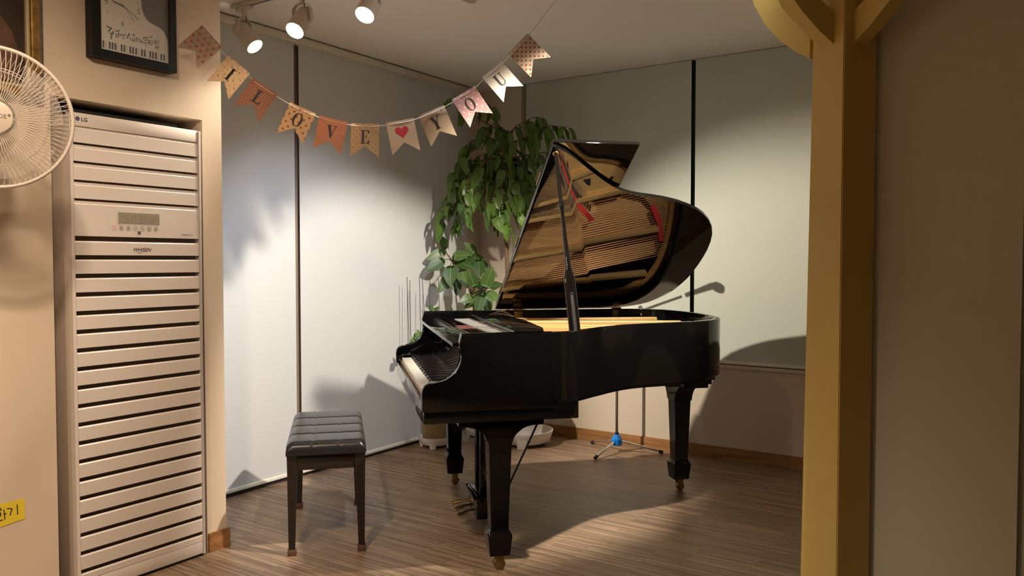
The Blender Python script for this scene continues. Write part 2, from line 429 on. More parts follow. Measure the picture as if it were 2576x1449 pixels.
TXT= [[(1.7009, 2.1907), (1.7204, 2.1892), (1.7071, 2.1734)], [(1.7246, 2.1775), (1.7278, 2.1741)], [(1.7135, 2.1676), (1.7277, 2.1699)], [(1.7211, 2.1679), (1.7179, 2.1477)], [(1.7324, 2.1889), (1.7377, 2.1807), (1.7488, 2.1854)], [(1.75, 2.191), (1.7476, 2.1745)], [(1.7375, 2.169), (1.7374, 2.1599), (1.7485, 2.1631), (1.7482, 2.1722), (1.7375, 2.169)], [(1.7535, 2.1755), (1.7541, 2.1697), (1.7623, 2.1706), (1.7631, 2.1765)], [(1.7687, 2.1774), (1.7697, 2.168)], [(1.7698, 2.1745), (1.7772, 2.1768)], [(1.7651, 2.1649), (1.7673, 2.1601), (1.7718, 2.1611)], [(1.7913, 2.1848), (1.7831, 2.1658)], [(1.8014, 2.1808), (1.8129, 2.1845)], [(1.813, 2.1899), (1.8116, 2.1767)], [(1.7956, 2.1708), (1.7965, 2.1604)], [(1.8035, 2.1673), (1.804, 2.1588), (1.8136, 2.1604), (1.8133, 2.1696), (1.8035, 2.1673)], [(1.8173, 2.1737), (1.8254, 2.1756), (1.8194, 2.1613)], [(1.8304, 2.1746), (1.8297, 2.1593)], [(1.8369, 2.1728), (1.8391, 2.1701), (1.8438, 2.1701)], [(1.8356, 2.1649), (1.8449, 2.166)], [(1.839, 2.1625), (1.8413, 2.1597), (1.8448, 2.1616)], [(1.8578, 2.1722), (1.8498, 2.1812), (1.8545, 2.1856), (1.8592, 2.1823), (1.8628, 2.1875), (1.8686, 2.1877), (1.8662, 2.1795), (1.8578, 2.1711)], [(1.8483, 2.1646), (1.8577, 2.1634), (1.8719, 2.1688)], [(1.8588, 2.1626), (1.8621, 2.1492)], [(1.8684, 2.1757), (1.8779, 2.1778), (1.8731, 2.1691), (1.8802, 2.1707), (1.8777, 2.1636), (1.8694, 2.1617)], [(1.8863, 2.1797), (1.889, 2.1705), (1.8847, 2.1586)], [(1.8782, 2.1932), (1.8821, 2.1887), (1.8877, 2.1976)], [(1.8958, 2.1797), (1.9066, 2.1811), (1.8968, 2.1667)], [(1.9029, 2.1758), (1.9076, 2.1703)], [(1.9139, 2.186), (1.9148, 2.1708)], [(1.9039, 2.1628), (1.9044, 2.1519), (1.9133, 2.1528), (1.9142, 2.164)], [(1.9045, 2.157), (1.9137, 2.1588)], [(1.7049, 2.2908), (1.7005, 2.2855), (1.6951, 2.2871), (1.7006, 2.2924), (1.7049, 2.2908), (1.7047, 2.2835), (1.7014, 2.2759), (1.6971, 2.2762)], [(1.8273, 2.2893), (1.8343, 2.2911), (1.8306, 2.2826), (1.8375, 2.279), (1.8339, 2.2726), (1.8259, 2.2727)], [(1.7685, 2.2273), (1.7605, 2.2179), (1.7604, 2.2104), (1.7659, 2.209), (1.7705, 2.2161), (1.7661, 2.2193), (1.7604, 2.2147)]]
HAND= [[(1.7717, 2.2844), (1.7244, 2.294)], [(1.7739, 2.2828), (1.8313, 2.2504)], [(1.7728, 2.2847), (1.8137, 2.2331)], [(1.7717, 2.2844), (1.7541, 2.2956)]]
DOTS= [(1.8266, 2.316), (1.7052, 2.2492), (1.7297, 2.224), (1.7988, 2.223), (1.8255, 2.2479)]
CURVE= [(1.8432, 2.3421), (1.8442, 2.3293), (1.8459, 2.2974), (1.8549, 2.2736), (1.8709, 2.2537), (1.8921, 2.2458), (1.916, 2.2406), (1.9352, 2.232), (1.9472, 2.2192), (1.9567, 2.1947), (1.9586, 2.1593)]
NOTE= [[(1.301, 0.4148), (1.3066, 0.4153)], [(1.2998, 0.4095), (1.3076, 0.4102)], [(1.303, 0.4009), (1.3053, 0.3954), (1.3038, 0.3897), (1.2994, 0.3889), (1.2962, 0.3942), (1.2985, 0.4009), (1.303, 0.4009)], [(1.2947, 0.3727), (1.3113, 0.3735)], [(1.3153, 0.4086), (1.318, 0.3737)], [(1.3168, 0.3923), (1.3228, 0.3932)], [(1.3261, 0.4102), (1.3422, 0.4052), (1.335, 0.3838)], [(1.3594, 0.4156), (1.3603, 0.3795)]]
FL= [(0.1518, 2.219, -48.1, 0.112), (0.2569, 2.1069, -39.5, 0.1142), (0.3651, 2.0187, -33.5, 0.1148), (0.5166, 1.9309, -24.1, 0.1137), (0.6443, 1.8862, -12.3, 0.1182), (0.7747, 1.8686, -1.5, 0.1217), (0.9192, 1.8837, 11.5, 0.121), (1.0513, 1.9277, 22.9, 0.1206), (1.186, 2.0024, 33.6, 0.1276), (1.3082, 2.1043, 41.1, 0.1272), (1.4208, 2.2175, 45.3, 0.1206)]

# ================================================================== structure
XW, YB, XA, YE, ZC = -3.70, 5.03, -3.05, 2.235, 2.60
YR = 2.86      # wall beside the yellow post
bm = B(); bx(bm, -3.9, 2.7, -3.7, 5.2, -0.06, 0.0); struct('floor', bm, FLOOR)
bm = B(); bx(bm, -3.9, 2.7, -3.7, 5.2, ZC, ZC + 0.08); struct('ceiling', bm, CEIL)
# left wall with the niche for the air conditioner
NY0, NY1, NZ = 1.502, 2.138, 1.90
bm = B()
bx(bm, -3.55, XA, -3.7, NY0, 0, ZC)
bx(bm, -3.55, XA, NY0, NY1, NZ, ZC)
bx(bm, -3.75, XA, NY1, YE, 0, ZC)
bx(bm, -3.60, -3.50, NY0 - 0.05, NY1 + 0.05, 0, ZC)
struct('wall_left', bm, WALL)
bm = B(); bx(bm, XA, XA + 0.012, NY1 + 0.002, YE, 0, 0.085); bx(bm, -3.68, XA + 0.012, YE, YE + 0.012, 0, 0.085)
struct('baseboard_left', bm, SKIRT)
# window wall (dark frame behind the roller blinds)
bm = B(); bx(bm, -3.82, -3.72, YE, YB + 0.1, 0, ZC); struct('wall_window', bm, DARKBLUE)
bm = B()
bx(bm, -3.72, -3.685, 3.155, 3.235, 0.03, 2.58); bx(bm, -3.72, -3.685, YE, 2.30, 0.03, 2.58); bx(bm, -3.72, -3.685, 4.80, 4.875, 0.03, 2.58)
w1 = struct('window_1', bm, DARKFRAME)
for a, b in ((2.30, 3.155), (3.235, 4.80)):
    bm = B(); bx(bm, -3.715, -3.705, a, b, 0.03, 2.58); obj('pane', bm, GLASS, w1, 0)
bm = B(); bx(bm, -3.72, XW + 0.03, 4.875, YB, 0, ZC); struct('wall_corner', bm, WALLD)
bm = B(); bx(bm, -3.72, -3.672, YE, 4.9, 0, 0.022); struct('trim_1', bm, DARKBLUE)
# back wall
bm = B()
bx(bm, -3.82, -0.3, YB, YB + 0.12, 0, 0.60)
bx(bm, -3.82, -3.262, YB, YB + 0.12, 0.60, ZC)
bx(bm, -3.82, -0.3, YB + 0.10, YB + 0.15, 0, ZC)
struct('wall_back', bm, WALLD)
bm = B(); bx(bm, -3.72, -0.35, YB - 0.012, YB, 0, 0.08); struct('baseboard_back', bm, SKIRT)
bm = B(); bx(bm, -3.258, -0.3, YB - 0.022, YB + 0.05, 0.598, 0.622, 0.003); struct('trim_2', bm, mat('cream_sill', (0.72, 0.62, 0.47), 0.5))
bm = B(); bx(bm, -3.345, -3.262, YB - 0.014, YB, 0.60, ZC); struct('trim_3', bm, WALLD)
bm = B()
bx(bm, -3.262, -3.205, YB - 0.005, YB + 0.06, 0.622, ZC)
bx(bm, -1.96, -1.88, YB + 0.0, YB + 0.06, 0.622, ZC)
bx(bm, -0.42, -0.35, YB + 0.0, YB + 0.06, 0.622, ZC)
w2 = struct('window_2', bm, GREENFRAME)
for a, b in ((-3.205, -1.96), (-1.88, -0.42)):
    bm = B(); bx(bm, a, b, YB + 0.03, YB + 0.04, 0.622, ZC); obj('pane', bm, GLASS, w2, 0)
bm = B(); bx(bm, -3.26, -3.228, YB - 0.03, YB, 0.622, ZC); struct('trim_4', bm, DARKFRAME)
# right of the alcove and the room behind the camera
bm = B(); bx(bm, -0.35, -0.25, YR + .09, 5.2, 0, ZC); struct('wall_right', bm, WALLX)
bm = B(); bx(bm, -0.52, -0.055, YR, YR + 0.10, 0, ZC); bx(bm, -0.055, 2.7, YR + 0.02, YR + 0.10, 0, ZC); struct('wall_front', bm, WALLR)
bm = B(); bx(bm, 2.6, 2.7, -3.7, YR + 0.1, 0, ZC); struct('wall_side', bm, WALLX)
bm = B(); bx(bm, -3.5, 2.7, -3.8, -3.7, 0, ZC); struct('wall_rear', bm, WALLX)

# ================================================================== roller blinds
def blind_x(label, y0, y1, z0, mat_):
    t = thing('roller_blind', label, 'blind', (-3.66, (y0 + y1) / 2, z0))
    h = (y1 - y0) / 2
    bm = B(); bx(bm, -0.0012, 0.0012, -h, h, 0.012, 2.555 - z0); obj('fabric', bm, mat_, t, 0)
    bm = B(); bx(bm, -0.010, 0.010, -h, h, 0.0, 0.022, 0.005, 3); obj('bottom_bar', bm, BAR, t)
    return t
blind_x('grey roller blind on the window wall between the beige wall end and the narrow gap', 2.25, 3.178, 0.026, BLIND_L)
blind_x('grey roller blind on the window wall behind the piano keyboard and plants', 3.214, 4.862, 0.022, BLIND_L)
bm = B(); bx(bm, -3.695, -3.618, YE + 0.01, 4.905, 2.552, 2.592, 0.006)
tag(obj('blind_cassette', bm, mat('cream_cassette', (0.66, 0.63, 0.54), 0.5)), 'long cream blind cassette along the top of the window wall', 'blind cassette')
def blind_y(label, x0, x1, z0, mat_):
    t = thing('roller_blind', label, 'blind', ((x0 + x1) / 2, 5.0, z0))
    h = (x1 - x0) / 2
    bm = B(); bx(bm, -h, h, -0.0012, 0.0012, 0.012, 2.597 - z0); obj('fabric', bm, mat_, t, 0)
    bm = B(); bx(bm, -h, h, -0.010, 0.010, 0.0, 0.022, 0.005, 3); obj('bottom_bar', bm, BAR, t)
blind_y('green-grey roller blind on the back wall right behind the raised piano lid', -3.222, -1.936, 0.628, BLIND_B)
blind_y('green-grey roller blind on the back wall beside the yellow post', -1.908, -0.36, 0.628, BLIND_B)

# ================================================================== grand piano
PM = thing('grand_piano', 'glossy black baby grand piano with its lid propped open', 'piano', (-2.350, 3.147, 0), radians(46.064))
RIM = [(-.16,-.745),(.0,-.747),(.14,-.747),(.23,-.745),(.29,-.735),(.336,-.707),(.375,-.675),(.419,-.637),(.458,-.602),(.496,-.57),(.55,-.523),(.6,-.484),(.65,-.450),(.699,-.425),(.742,-.41),(.784,-.40),(.85,-.389),(.912,-.376),(.99,-.352),(1.066,-.318),(1.12,-.289),(1.167,-.255),(1.22,-.203),(1.263,-.144),(1.293,-.076),(1.315,0),(1.329,.075),(1.337,.15),(1.341,.225),(1.341,.30),(1.337,.38),(1.325,.45),(1.307,.52),(1.28,.58),(1.245,.63),(1.2,.67),(1.15,.703),(1.09,.725),(1.02,.739),(.9,.745),(.6,.746),(.3,.746),(.0,.746),(-.16,.745)]
def inset(d, poly=RIM):
    out = []
    n = len(poly)
    for i, (a, b) in enumerate(poly):
        p = poly[max(i - 1, 0)]; q = poly[min(i + 1, n - 1)]
        dx, dy = q[0] - p[0], q[1] - p[1]
        l = math.hypot(dx, dy)
        out.append((a - dy / l * d, b + dx / l * d))
    return out
def pl(a, b, d):          # plan polygon extruded in z
    return (a, b, d)
def band(bm, outer, inner, z0, z1, closed=False, bev=0.0):
    """wall between two open polylines"""
    n = len(outer)
    vo0 = [bm.verts.new((*p, z0)) for p in outer]; vo1 = [bm.verts.new((*p, z1)) for p in outer]
    vi0 = [bm.verts.new((*p, z0)) for p in inner]; vi1 = [bm.verts.new((*p, z1)) for p in inner]
    top = []
    for i in range(n - 1):
        bm.faces.new((vo0[i], vo0[i+1], vo1[i+1], vo1[i]))
        bm.faces.new((vi0[i+1], vi0[i], vi1[i], vi1[i+1]))
        top.append(bm.faces.new((vo1[i], vo1[i+1], vi1[i+1], vi1[i])))
        bm.faces.new((vo0[i+1], vo0[i], vi0[i], vi0[i+1]))
    bm.faces.new((vo0[0], vo1[0], vi1[0], vi0[0])); bm.faces.new((vo0[-1], vi0[-1], vi1[-1], vo1[-1]))
    if bev:
        es = [e for f in top for e in f.edges if all(abs(v.co.z - z1) < 1e-6 for v in e.verts) and len([g for g in e.link_faces if g in top]) == 1]
        bmesh.ops.bevel(bm, geom=es, offset=bev, segments=2, affect='EDGES', profile=0.5)
IN1 = inset(0.034)
def clip(pl_, d):
    """keep the rim from u=-.06 on"""
    return pl_
bm = B(); band(bm, RIM, IN1, 0.713, 0.998, bev=0.004); obj('rim', bm, BLACK, PM, 0.5)
# arms with the scrolled cheek
ARM = [(-.30,.686),(-.319,.690),(-.3205,.760),(-.317,.780),(-.308,.795),(-.292,.803),(-.268,.805),(-.243,.806),(-.219,.814),(-.200,.827),(-.185,.842),(-.170,.862),(-.160,.886),(-.158,.908),(-.163,.928),(-.171,.943),(-.169,.960),(-.160,.998),(.22,.998),(.22,.70),(.22,.686)]
for s in (-1, 1):
    bm = B(); prism(bm, [(a, b) for a, b in ARM if not (s > 0 and False)], lambda a, b, d: (a, d, b), s * .7475 if s > 0 else -.7475, s * .694, bev=0.004)
    if s < 0:
        pass
    obj('arm', bm, BLACK, PM, 0.5)
# side plinth (keybed edge), keybed, key slip
bm = B(); bx(bm, -.312, .328, -.742, .742, .640, .689, .003); bx(bm, .20, .328, -.742, .742, .686, .716, .003); obj('keybed', bm, BLACK, PM, 0.5)
bm = B(); bx(bm, -.318, -.300, -.690, .690, .642, .716, .006, 3); obj('key_slip', bm, BLACK, PM, 0.5)
bm = B(); bx(bm, -.298, -.292, -.690, .690, .69, .722); obj('slip_rail', bm, mat('brown_rail', (.20, .12, .06), .4), PM, 0)
# underside block along the near side and the stepped rim bottom
for a, b, c in ((.42, -.25, .70), (.80, -.10, .68)):
    bm = B(); bx(bm, a, a + .08, b, c, .67, .72); obj('under_beam', bm, BLACKS, PM, 0)
IN2 = inset(0.030); IN3 = inset(0.062); IN4 = inset(0.10)
bm = B(); band(bm, inset(.028)[4:38], inset(.058)[4:38], .695, .72); obj('rim_step', bm, BLACKS, PM, 0.5)
# keys
ww = 1.228 / 52
bm = B(); bx(bm, -.292, -.10, -ww/2 + .0005, ww/2 - .0005, .722, .745, .0012, 1); wk = bm
me_w = bpy.data.meshes.new('white_key'); wk.to_mesh(me_w); wk.free(); me_w.materials.append(IVORY)
bm = B()
prism(bm, [(-.245,.742),(-.241,.756),(-.236,.7585),(-.10,.7585),(-.10,.742)], lambda a, b, d: (a, d, b), -.0058, .0058, bev=.001)
me_b = bpy.data.meshes.new('black_key'); bm.to_mesh(me_b); bm.free(); me_b.materials.append(EBONY)
wi = 0
for i in range(88):
    pc = (i + 9) % 12
    if pc in (1, 3, 6, 8, 10):
        y = .614 - wi * ww
        o = link('black_key', me_b, PM); o.location = (0, y, 0)
    else:
        y = .614 - (wi + .5) * ww
        o = link('white_key', me_w, PM); o.location = (0, y, 0); wi += 1
for s in (-1, 1):
    bm = B(); bx(bm, -.292, -.09, min(s*.616, s*.694), max(s*.616, s*.694), .69, .762, .004); obj('key_block', bm, BLACK, PM)
# fallboard and the shelf above it
bm = B()
prism(bm, [(-.105,.752),(-.112,.80),(-.118,.86),(-.128,.915),(-.145,.941),(-.09,.941),(-.09,.752)], lambda a, b, d: (a, d, b), -.690, .690)
obj('fallboard', bm, BLACK, PM, 0.9)
bm = B(); bx(bm, -.190, -.055, -.692, .692, .9415, .958, .003); sh = obj('music_shelf', bm, BLACK, PM)
for u_ in (-.105, -.085): 
    bm = B(); bx(bm, u_ - .004, u_ + .004, -.690, .690, .956, .961); obj('shelf_groove', bm, BLACKS, sh, 0)
bm = B(); bx(bm, -.080, -.066, -.03, .03, .9612, .9616); obj('maker_plate', bm, BRASS, sh, 0)
bm = B(); bx(bm, -.055, .10, -.695, .695, .895, .915); obj('pin_block_felt', bm, DARKRED, PM, 0)
# folded music desk: grey slotted tray and glossy panel
bm = B(); prism(bm, [(.02,-.48),(.10,-.48),(.07,.46),(-.02,.44)], pl, .966, .972); tr_ = obj('music_tray', bm, GREYM, PM, 0)
bm = B()
for k in range(4):
    f0 = -.44 + k * .225
    prism(bm, [(.066 - f0*.02, f0), (.082 - f0*.02, f0), (.078 - f0*.02, f0 + .19), (.062 - f0*.02, f0 + .19)], pl, .9722, .9730)
obj('tray_slot', bm, INK, tr_, 0)
bm = B(); prism(bm, [(.10,-.535),(.232,-.535),(.262,-.40),(.292,.10),(.25,.46),(.085,.52)], pl, .973, .988, bev=.003); obj('music_desk', bm, BLACK, PM)
# inner rim, soundboard, plate
bm = B(); band(bm, inset(.036)[2:-2], IN3[2:-2], .80, .935); obj('inner_rim', bm, RIMWOOD, PM, 0.5)
bm = B(); SB = inset(.05)[1:-1]; prism(bm, SB, pl, .835, .845); obj('soundboard', bm, SPRUCE, PM, 0)
PO = inset(.066)
HITCH = [(.30,-.30),(.40,-.22),(.55,-.075),(.70,.06),(.80,.04),(.95,.02),(1.10,.05),(1.20,.14),(1.27,.28),(1.28,.42),(1.22,.56),(1.08,.65),(.9,.68),(.6,.685),(.33,.685)]
bm = B(); prism(bm, PO[4:-3] + HITCH[::-1], pl, .905, .917); pt = obj('iron_plate', bm, GOLD, PM, 0)
bm = B(); prism(bm, [(.10,-.675),(.27,-.675),(.30,-.30),(.27,.2),(.25,.675),(.10,.675)], pl, .905, .918); obj('pin_web', bm, GOLD, pt, 0)
for a, b, c, d in ((.24,.10,.80,-.14),(.24,.19,.95,.00),(.24,.44,1.22,.24),(.24,.64,1.20,.54)):
    dx, dy = c - a, d - b; l = math.hypot(dx, dy); nx, ny = -dy/l*.014, dx/l*.014
    bm = B(); prism(bm, [(a+nx,b+ny),(a-nx,b-ny),(c-nx,d-ny),(c+nx,d+ny)], pl, .905, .958, bev=.006); obj('strut', bm, GOLD, pt)
for a, b, r in ((.57,-.15,.020),(.68,-.215,.026),(.86,-.19,.042),(1.02,-.13,.022),(1.22,.03,.022),(1.305,.3,.018)):
    bm = B(); lathe(bm, [(r, .9165), (r, .9185)], 24, (a, b, 0)); obj('plate_hole', bm, INK if r < .04 else SPRUCE, pt, 0)
    bm = B(); lathe(bm, [(r*.4, .917), (r*.4, .924), (.001, .926)], 14, (a, b, 0)); obj('nose_bolt', bm, BRASS, pt)
bm = B(); prism(bm, [(.715,-.05),(.76,-.06),(.765,-.015),(.745,-.02)], pl, .9165, .9188); obj('plate_opening', bm, INK, pt, 0)
# strings, felt, dampers, tuning pins
def inside(u_, v_):
    poly = HITCH + [(.25,.685),(.25,-.30)]
    c = False
    for (x0, y0), (x1, y1) in zip(poly, poly[1:] + poly[:1]):
        if (y0 > v_) != (y1 > v_) and u_ < (x1 - x0) * (v_ - y0) / (y1 - y0) + x0: c = not c
    return c
bm = B(); bc_ = B()
for k in range(128):
    v0 = -.26 + k * .0074
    if k > 62 and k % 2: continue
    sl = -.27 + .05 * (k / 128)
    u_ = .30
    while u_ < 1.32 and inside(u_, v0 + sl * (u_ - .16)): u_ += .012
    if u_ < .34: continue
    seg = (.16, v0, .936), (u_ + .05, v0 + sl * (u_ - .11), .922)
    tube(bc_ if k > 62 else bm, seg, .0021 if k > 62 else .0012, 4, cap=False)
o = obj('steel_strings', bm, STEEL, PM, 0); o['kind'] = 'stuff'
o = obj('bass_strings', bc_, COPPER, PM, 0); o['kind'] = 'stuff'
def strip(bm, pts, w, z0, z1):
    for (a, b), (c, d) in zip(pts, pts[1:]):
        l = math.hypot(c - a, d - b); nx, ny = -(d - b)/l*w/2, (c - a)/l*w/2
        prism(bm, [(a+nx,b+ny),(a-nx,b-ny),(c-nx,d-ny),(c+nx,d+ny)], pl, z0, z1)
bm = B(); strip(bm, [(.40,-.20),(.55,-.05),(.70,.09),(.80,.19)], .028, .925, .945); obj('hitch_felt', bm, REDFELT, PM, 0)
bm = B(); strip(bm, [(1.16,.10),(1.22,.20),(1.255,.32)], .03, .925, .947); obj('tail_felt', bm, REDFELT, PM, 0)
bm = B(); strip(bm, [(.36,-.16),(.52,-.02),(.66,.11)], .022, .925, .938); obj('checkered_felt', bm, GREYM, PM, 0)
bm = B()
for k in range(22):
    t_ = k / 21
    bx(bm, .42 + .34*t_ + .012, .42 + .34*t_ + .018, -.22 + .34*t_ - .02, -.22 + .34*t_ + .012, .925, .950)
o = obj('hitch_pins', bm, STEEL, PM, 0); o['kind'] = 'stuff'
bm = B()
for k in range(110):
    y = -.62 + k * .0113
    lathe(bm, [(.003, .915), (.003, .945)], 6, (.14 + .022 * (k % 3), y, 0))
o = obj('tuning_pins', bm, STEEL, PM, 0); o['kind'] = 'stuff'
# lid
LA = radians(31.2); VH, ZH = .745, 1.004
def lidp(u_, s, n_):
    return (u_, VH - s * cos(LA) + n_ * sin(LA), ZH + s * sin(LA) + n_ * cos(LA))
U0 = .268
LR = [(a, b) for a, b in inset(-.014) if a > U0 + .02]
LIDP = [(U0, VH + .761)] + [(a, VH - b) for a, b in LR] + [(U0, -.004)]
LIDP = [(a, max(s, -.006)) for a, s in LIDP]
bm = B(); prism(bm, LIDP, lidp, 0.0, .019, bev=.004); lid = obj('lid', bm, BLACKL, PM, 0.5)
bm = B(); prism(bm, [(U0 + .006, VH + .761), (U0 + .405, VH + .761), (U0 + .405, .004), (U0 + .006, .004)], lidp, .024, .043, bev=.004)
obj('folded_front_lid', bm, BLACKL, PM, 0.5)
for s in (.2, .7, 1.25):
    bm = B(); tube(bm, [lidp(U0 - .002, s - .05, .021), lidp(U0 - .002, s + .05, .021)], .004, 8); obj('lid_fold_hinge', bm, BRASSD, PM)
for u_ in (.40, 1.013):
    bm = B(); bx(bm, u_ - .026, u_ + .026, .7045, .7115, .935, .990, .001)
    h = obj('lid_hinge', bm, BRASSD, PM)
    bm = B(); tube(bm, [(u_ - .028, .716, 1.000), (u_ + .028, .716, 1.000)], .0075, 10); obj('hinge_barrel', bm, BRASSD, h)
    bm = B(); prism(bm, [(u_ - .024, .02), (u_ + .024, .02), (u_ + .03, .042), (u_ + .012, .055), (u_ + .008, .072), (u_ - .008, .072), (u_ - .012, .055), (u_ - .03, .042)], lidp, -.003, 0.0); obj('hinge_leaf', bm, BRASSD, h, 0)
    bm = B(); lathe(bm, [(.004, 0), (.003, .002)], 10, (u_, .7045, .965), (0, -1, 0)); obj('hinge_screw', bm, BRASS, h)
# prop stick
P0 = Vector((.335, -.672, .965)); P1 = Vector(lidp(.292, 1.462, -.004))
dv = (P1 - P0).normalized(); su = Vector((1, 0, 0)); su = (su - dv * su.dot(dv)).normalized(); sn = su.cross(dv).normalized()
L = (P1 - P0).length
prof = [(0,.0255,.009),(.02,.0255,.009),(.15,.026,.009),(.28,.026,.009),(.315,.0245,.0095),(.345,.019,.0105),(.375,.0130,.0115),(.45,.0112,.0112),(.55,.0095,.0095),(.685,.0085,.0085),(.70,.0125,.0125),(.725,.0125,.0125),(.74,.0085,.0085),(.90,.0085,.0085),(1.0,.0075,.0075)]
bm = B(); rings = []
for t_, a, b in prof:
    c = P0 + dv * (t_ * L)
    rings.append([bm.verts.new(c + su * (a * cos(tau*k/16)) * (1.0 if abs(cos(tau*k/16)) < .99 else 1.0) + sn * (b * sin(tau*k/16))) for k in range(16)])
for a, b in zip(rings, rings[1:]):
    for k in range(16): bm.faces.new((a[k], a[(k+1) % 16], b[(k+1) % 16], b[k]))
bm.faces.new(rings[0][::-1]); bm.faces.new(rings[-1])
pr = obj('prop_stick', bm, BLACKL, PM, 0.9)
nrm = sn if sn.y < 0 else -sn
bm = B()
for sgn, t0, t1 in ((1, .03, .235),):
    c0 = P0 + dv * (t0 * L) + nrm * .0075; c1 = P0 + dv * (t1 * L) + nrm * .0075
    vs = [c0 - su * .007, c0 + su * .007, c1 + su * .007, c1 - su * .007]
    lo = [bm.verts.new(v) for v in vs]; hi = [bm.verts.new(v + nrm * .003) for v in vs]
    bm.faces.new(lo); bm.faces.new(hi)
    for i in range(4): bm.faces.new((lo[i], lo[(i+1) % 4], hi[(i+1) % 4], hi[i]))
obj('prop_slot', bm, INK, pr, 0)
bm = B(); c1 = P0 + dv * (.232 * L) + nrm * .009; lathe(bm, [(.006, 0), (.005, .003), (.001, .004)], 12, c1, nrm); obj('slot_pin', bm, CHROME, pr)
bm = B(); lathe(bm, [(.014, -.004), (.014, .006)], 12, P1, (0, sin(LA), cos(LA))); obj('prop_cup', bm, BRASSD, pr)
# legs
def leg_block(cx, cy, name='leg'):
    bm = B()
    lv = [(.600,.0505),(.545,.0495),(.525,.0475),(.185,.0370),(.172,.0410),(.158,.0500),(.150,.0505),(.075,.0430),(.070,.0420)]
    rg = []
    for z, h in lv:
        rg.append([bm.verts.new((cx + sx*h, cy + sy*h, z)) for sx, sy in ((-1,-1),(1,-1),(1,1),(-1,1))])
    for a, b in zip(rg, rg[1:]):
        for k in range(4): bm.faces.new((a[k], a[(k+1) % 4], b[(k+1) % 4], b[k]))
    bm.faces.new(rg[0]); bm.faces.new(rg[-1][::-1])
    es = [e for e in bm.edges if abs(e.verts[0].co.z - e.verts[1].co.z) > .004]
    bmesh.ops.bevel(bm, geom=es, offset=.0022, segments=2, affect='EDGES', profile=.5)
    lg = obj(name, bm, BLACK, PM, 0.35)
    bm = B()
    for s in (-1, 1): bx(bm, cx - .012, cx + .020, cy + s*.017 - .003, cy + s*.017 + .003, .018, .066, .002)
    bx(bm, cx - .016, cx + .022, cy - .021, cy + .021, .060, .072, .002)
    obj('caster_fork', bm, BRASSD, lg)
    bm = B(); lathe(bm, [(.012,-.013),(.022,-.012),(.0235,-.008),(.0235,.008),(.022,.012),(.012,.013)], 20, (cx + .006, cy, .0236), (0, 1, 0)); obj('caster_wheel', bm, BRASSD, lg)
    return lg
def bracket(lg, fn, w, th, left=.20, right=.20, dr=.072):
    """curved flaring bracket between leg top and case; profile in (a,z)"""
    pts = [(-left, .645), (-left, .612)]
    for k in range(9):
        t = k / 8 * pi / 2
        pts.append((-(left - .03) + (left - .03 - .050) * sin(t), .612 - dr * (1 - cos(t))))
    for k in range(9):
        t = (8 - k) / 8 * pi / 2
        pts.append(((right - .03) - (right - .03 - .050) * sin(t), .612 - dr * (1 - cos(t))))
    pts += [(right, .612), (right, .645)]
    bm = B(); prism(bm, pts, fn, -th, th, bev=.002)
    return obj('leg_bracket', bm, BLACK, lg, 0.5)
for cx, cy in ((.006, -.652), (.006, .652)):
    lg = leg_block(cx, cy)
    bracket(lg, lambda a, b, d, cx=cx, cy=cy: (cx + a, cy + d, b), .2, .050, .17, .185)
lg = leg_block(1.225, .262)
# tail leg sits on a stepped block
bracket(lg, lambda a, b, d: (1.225 + d, .262 + a, b), .2, .052, .20, .19, .10)
for k, (h, z0, z1) in enumerate(((.235, .612, .640), (.275, .638, .668), (.31, .666, .716))):
    bm = B(); bx(bm, 1.225 - .08 - .01*k, 1.225 + .06, .262 - h, .262 + .20, z0, z1, .002); obj('leg_plate', bm, BLACK, lg)
# lyre and pedals
bm = B(); bx(bm, .005, .13, -.125, .105, .038, .155, .004); ly = obj('pedal_box', bm, BLACK, PM)
bm = B(); bx(bm, -.012, .134, -.135, .115, .135, .150, .003); obj('box_moulding', bm, BLACK, ly)
for y in (-.075, .055):
    bm = B(); bx(bm, .028, .062, y - .014, y + .014, .15, .645, .003); obj('lyre_post', bm, BLACK, ly)
bm = B(); bx(bm, .0, .09, -.14, .12, .60, .645, .003); obj('lyre_head', bm, BLACK, ly)
for y in (.085, -.010, -.105):
    bm = B(); tube(bm, [(.02, y*.8, .085), (-.03, y*.9, .080), (-.055, y, .070), (-.082, y, .062), (-.088, y, .060)], [.007, .008, .0125, .0135, .004], 10)
    for v_ in bm.verts: v_.co.z = .07 + (v_.co.z - .07) * .75
    obj('pedal', bm, BRASS, ly)
for y in (-.03,):
    bm = B(); tube(bm, [(.125, y, .045), (.412, y, .645)], .0055, 8); obj('lyre_rod', bm, BLACKS, ly)

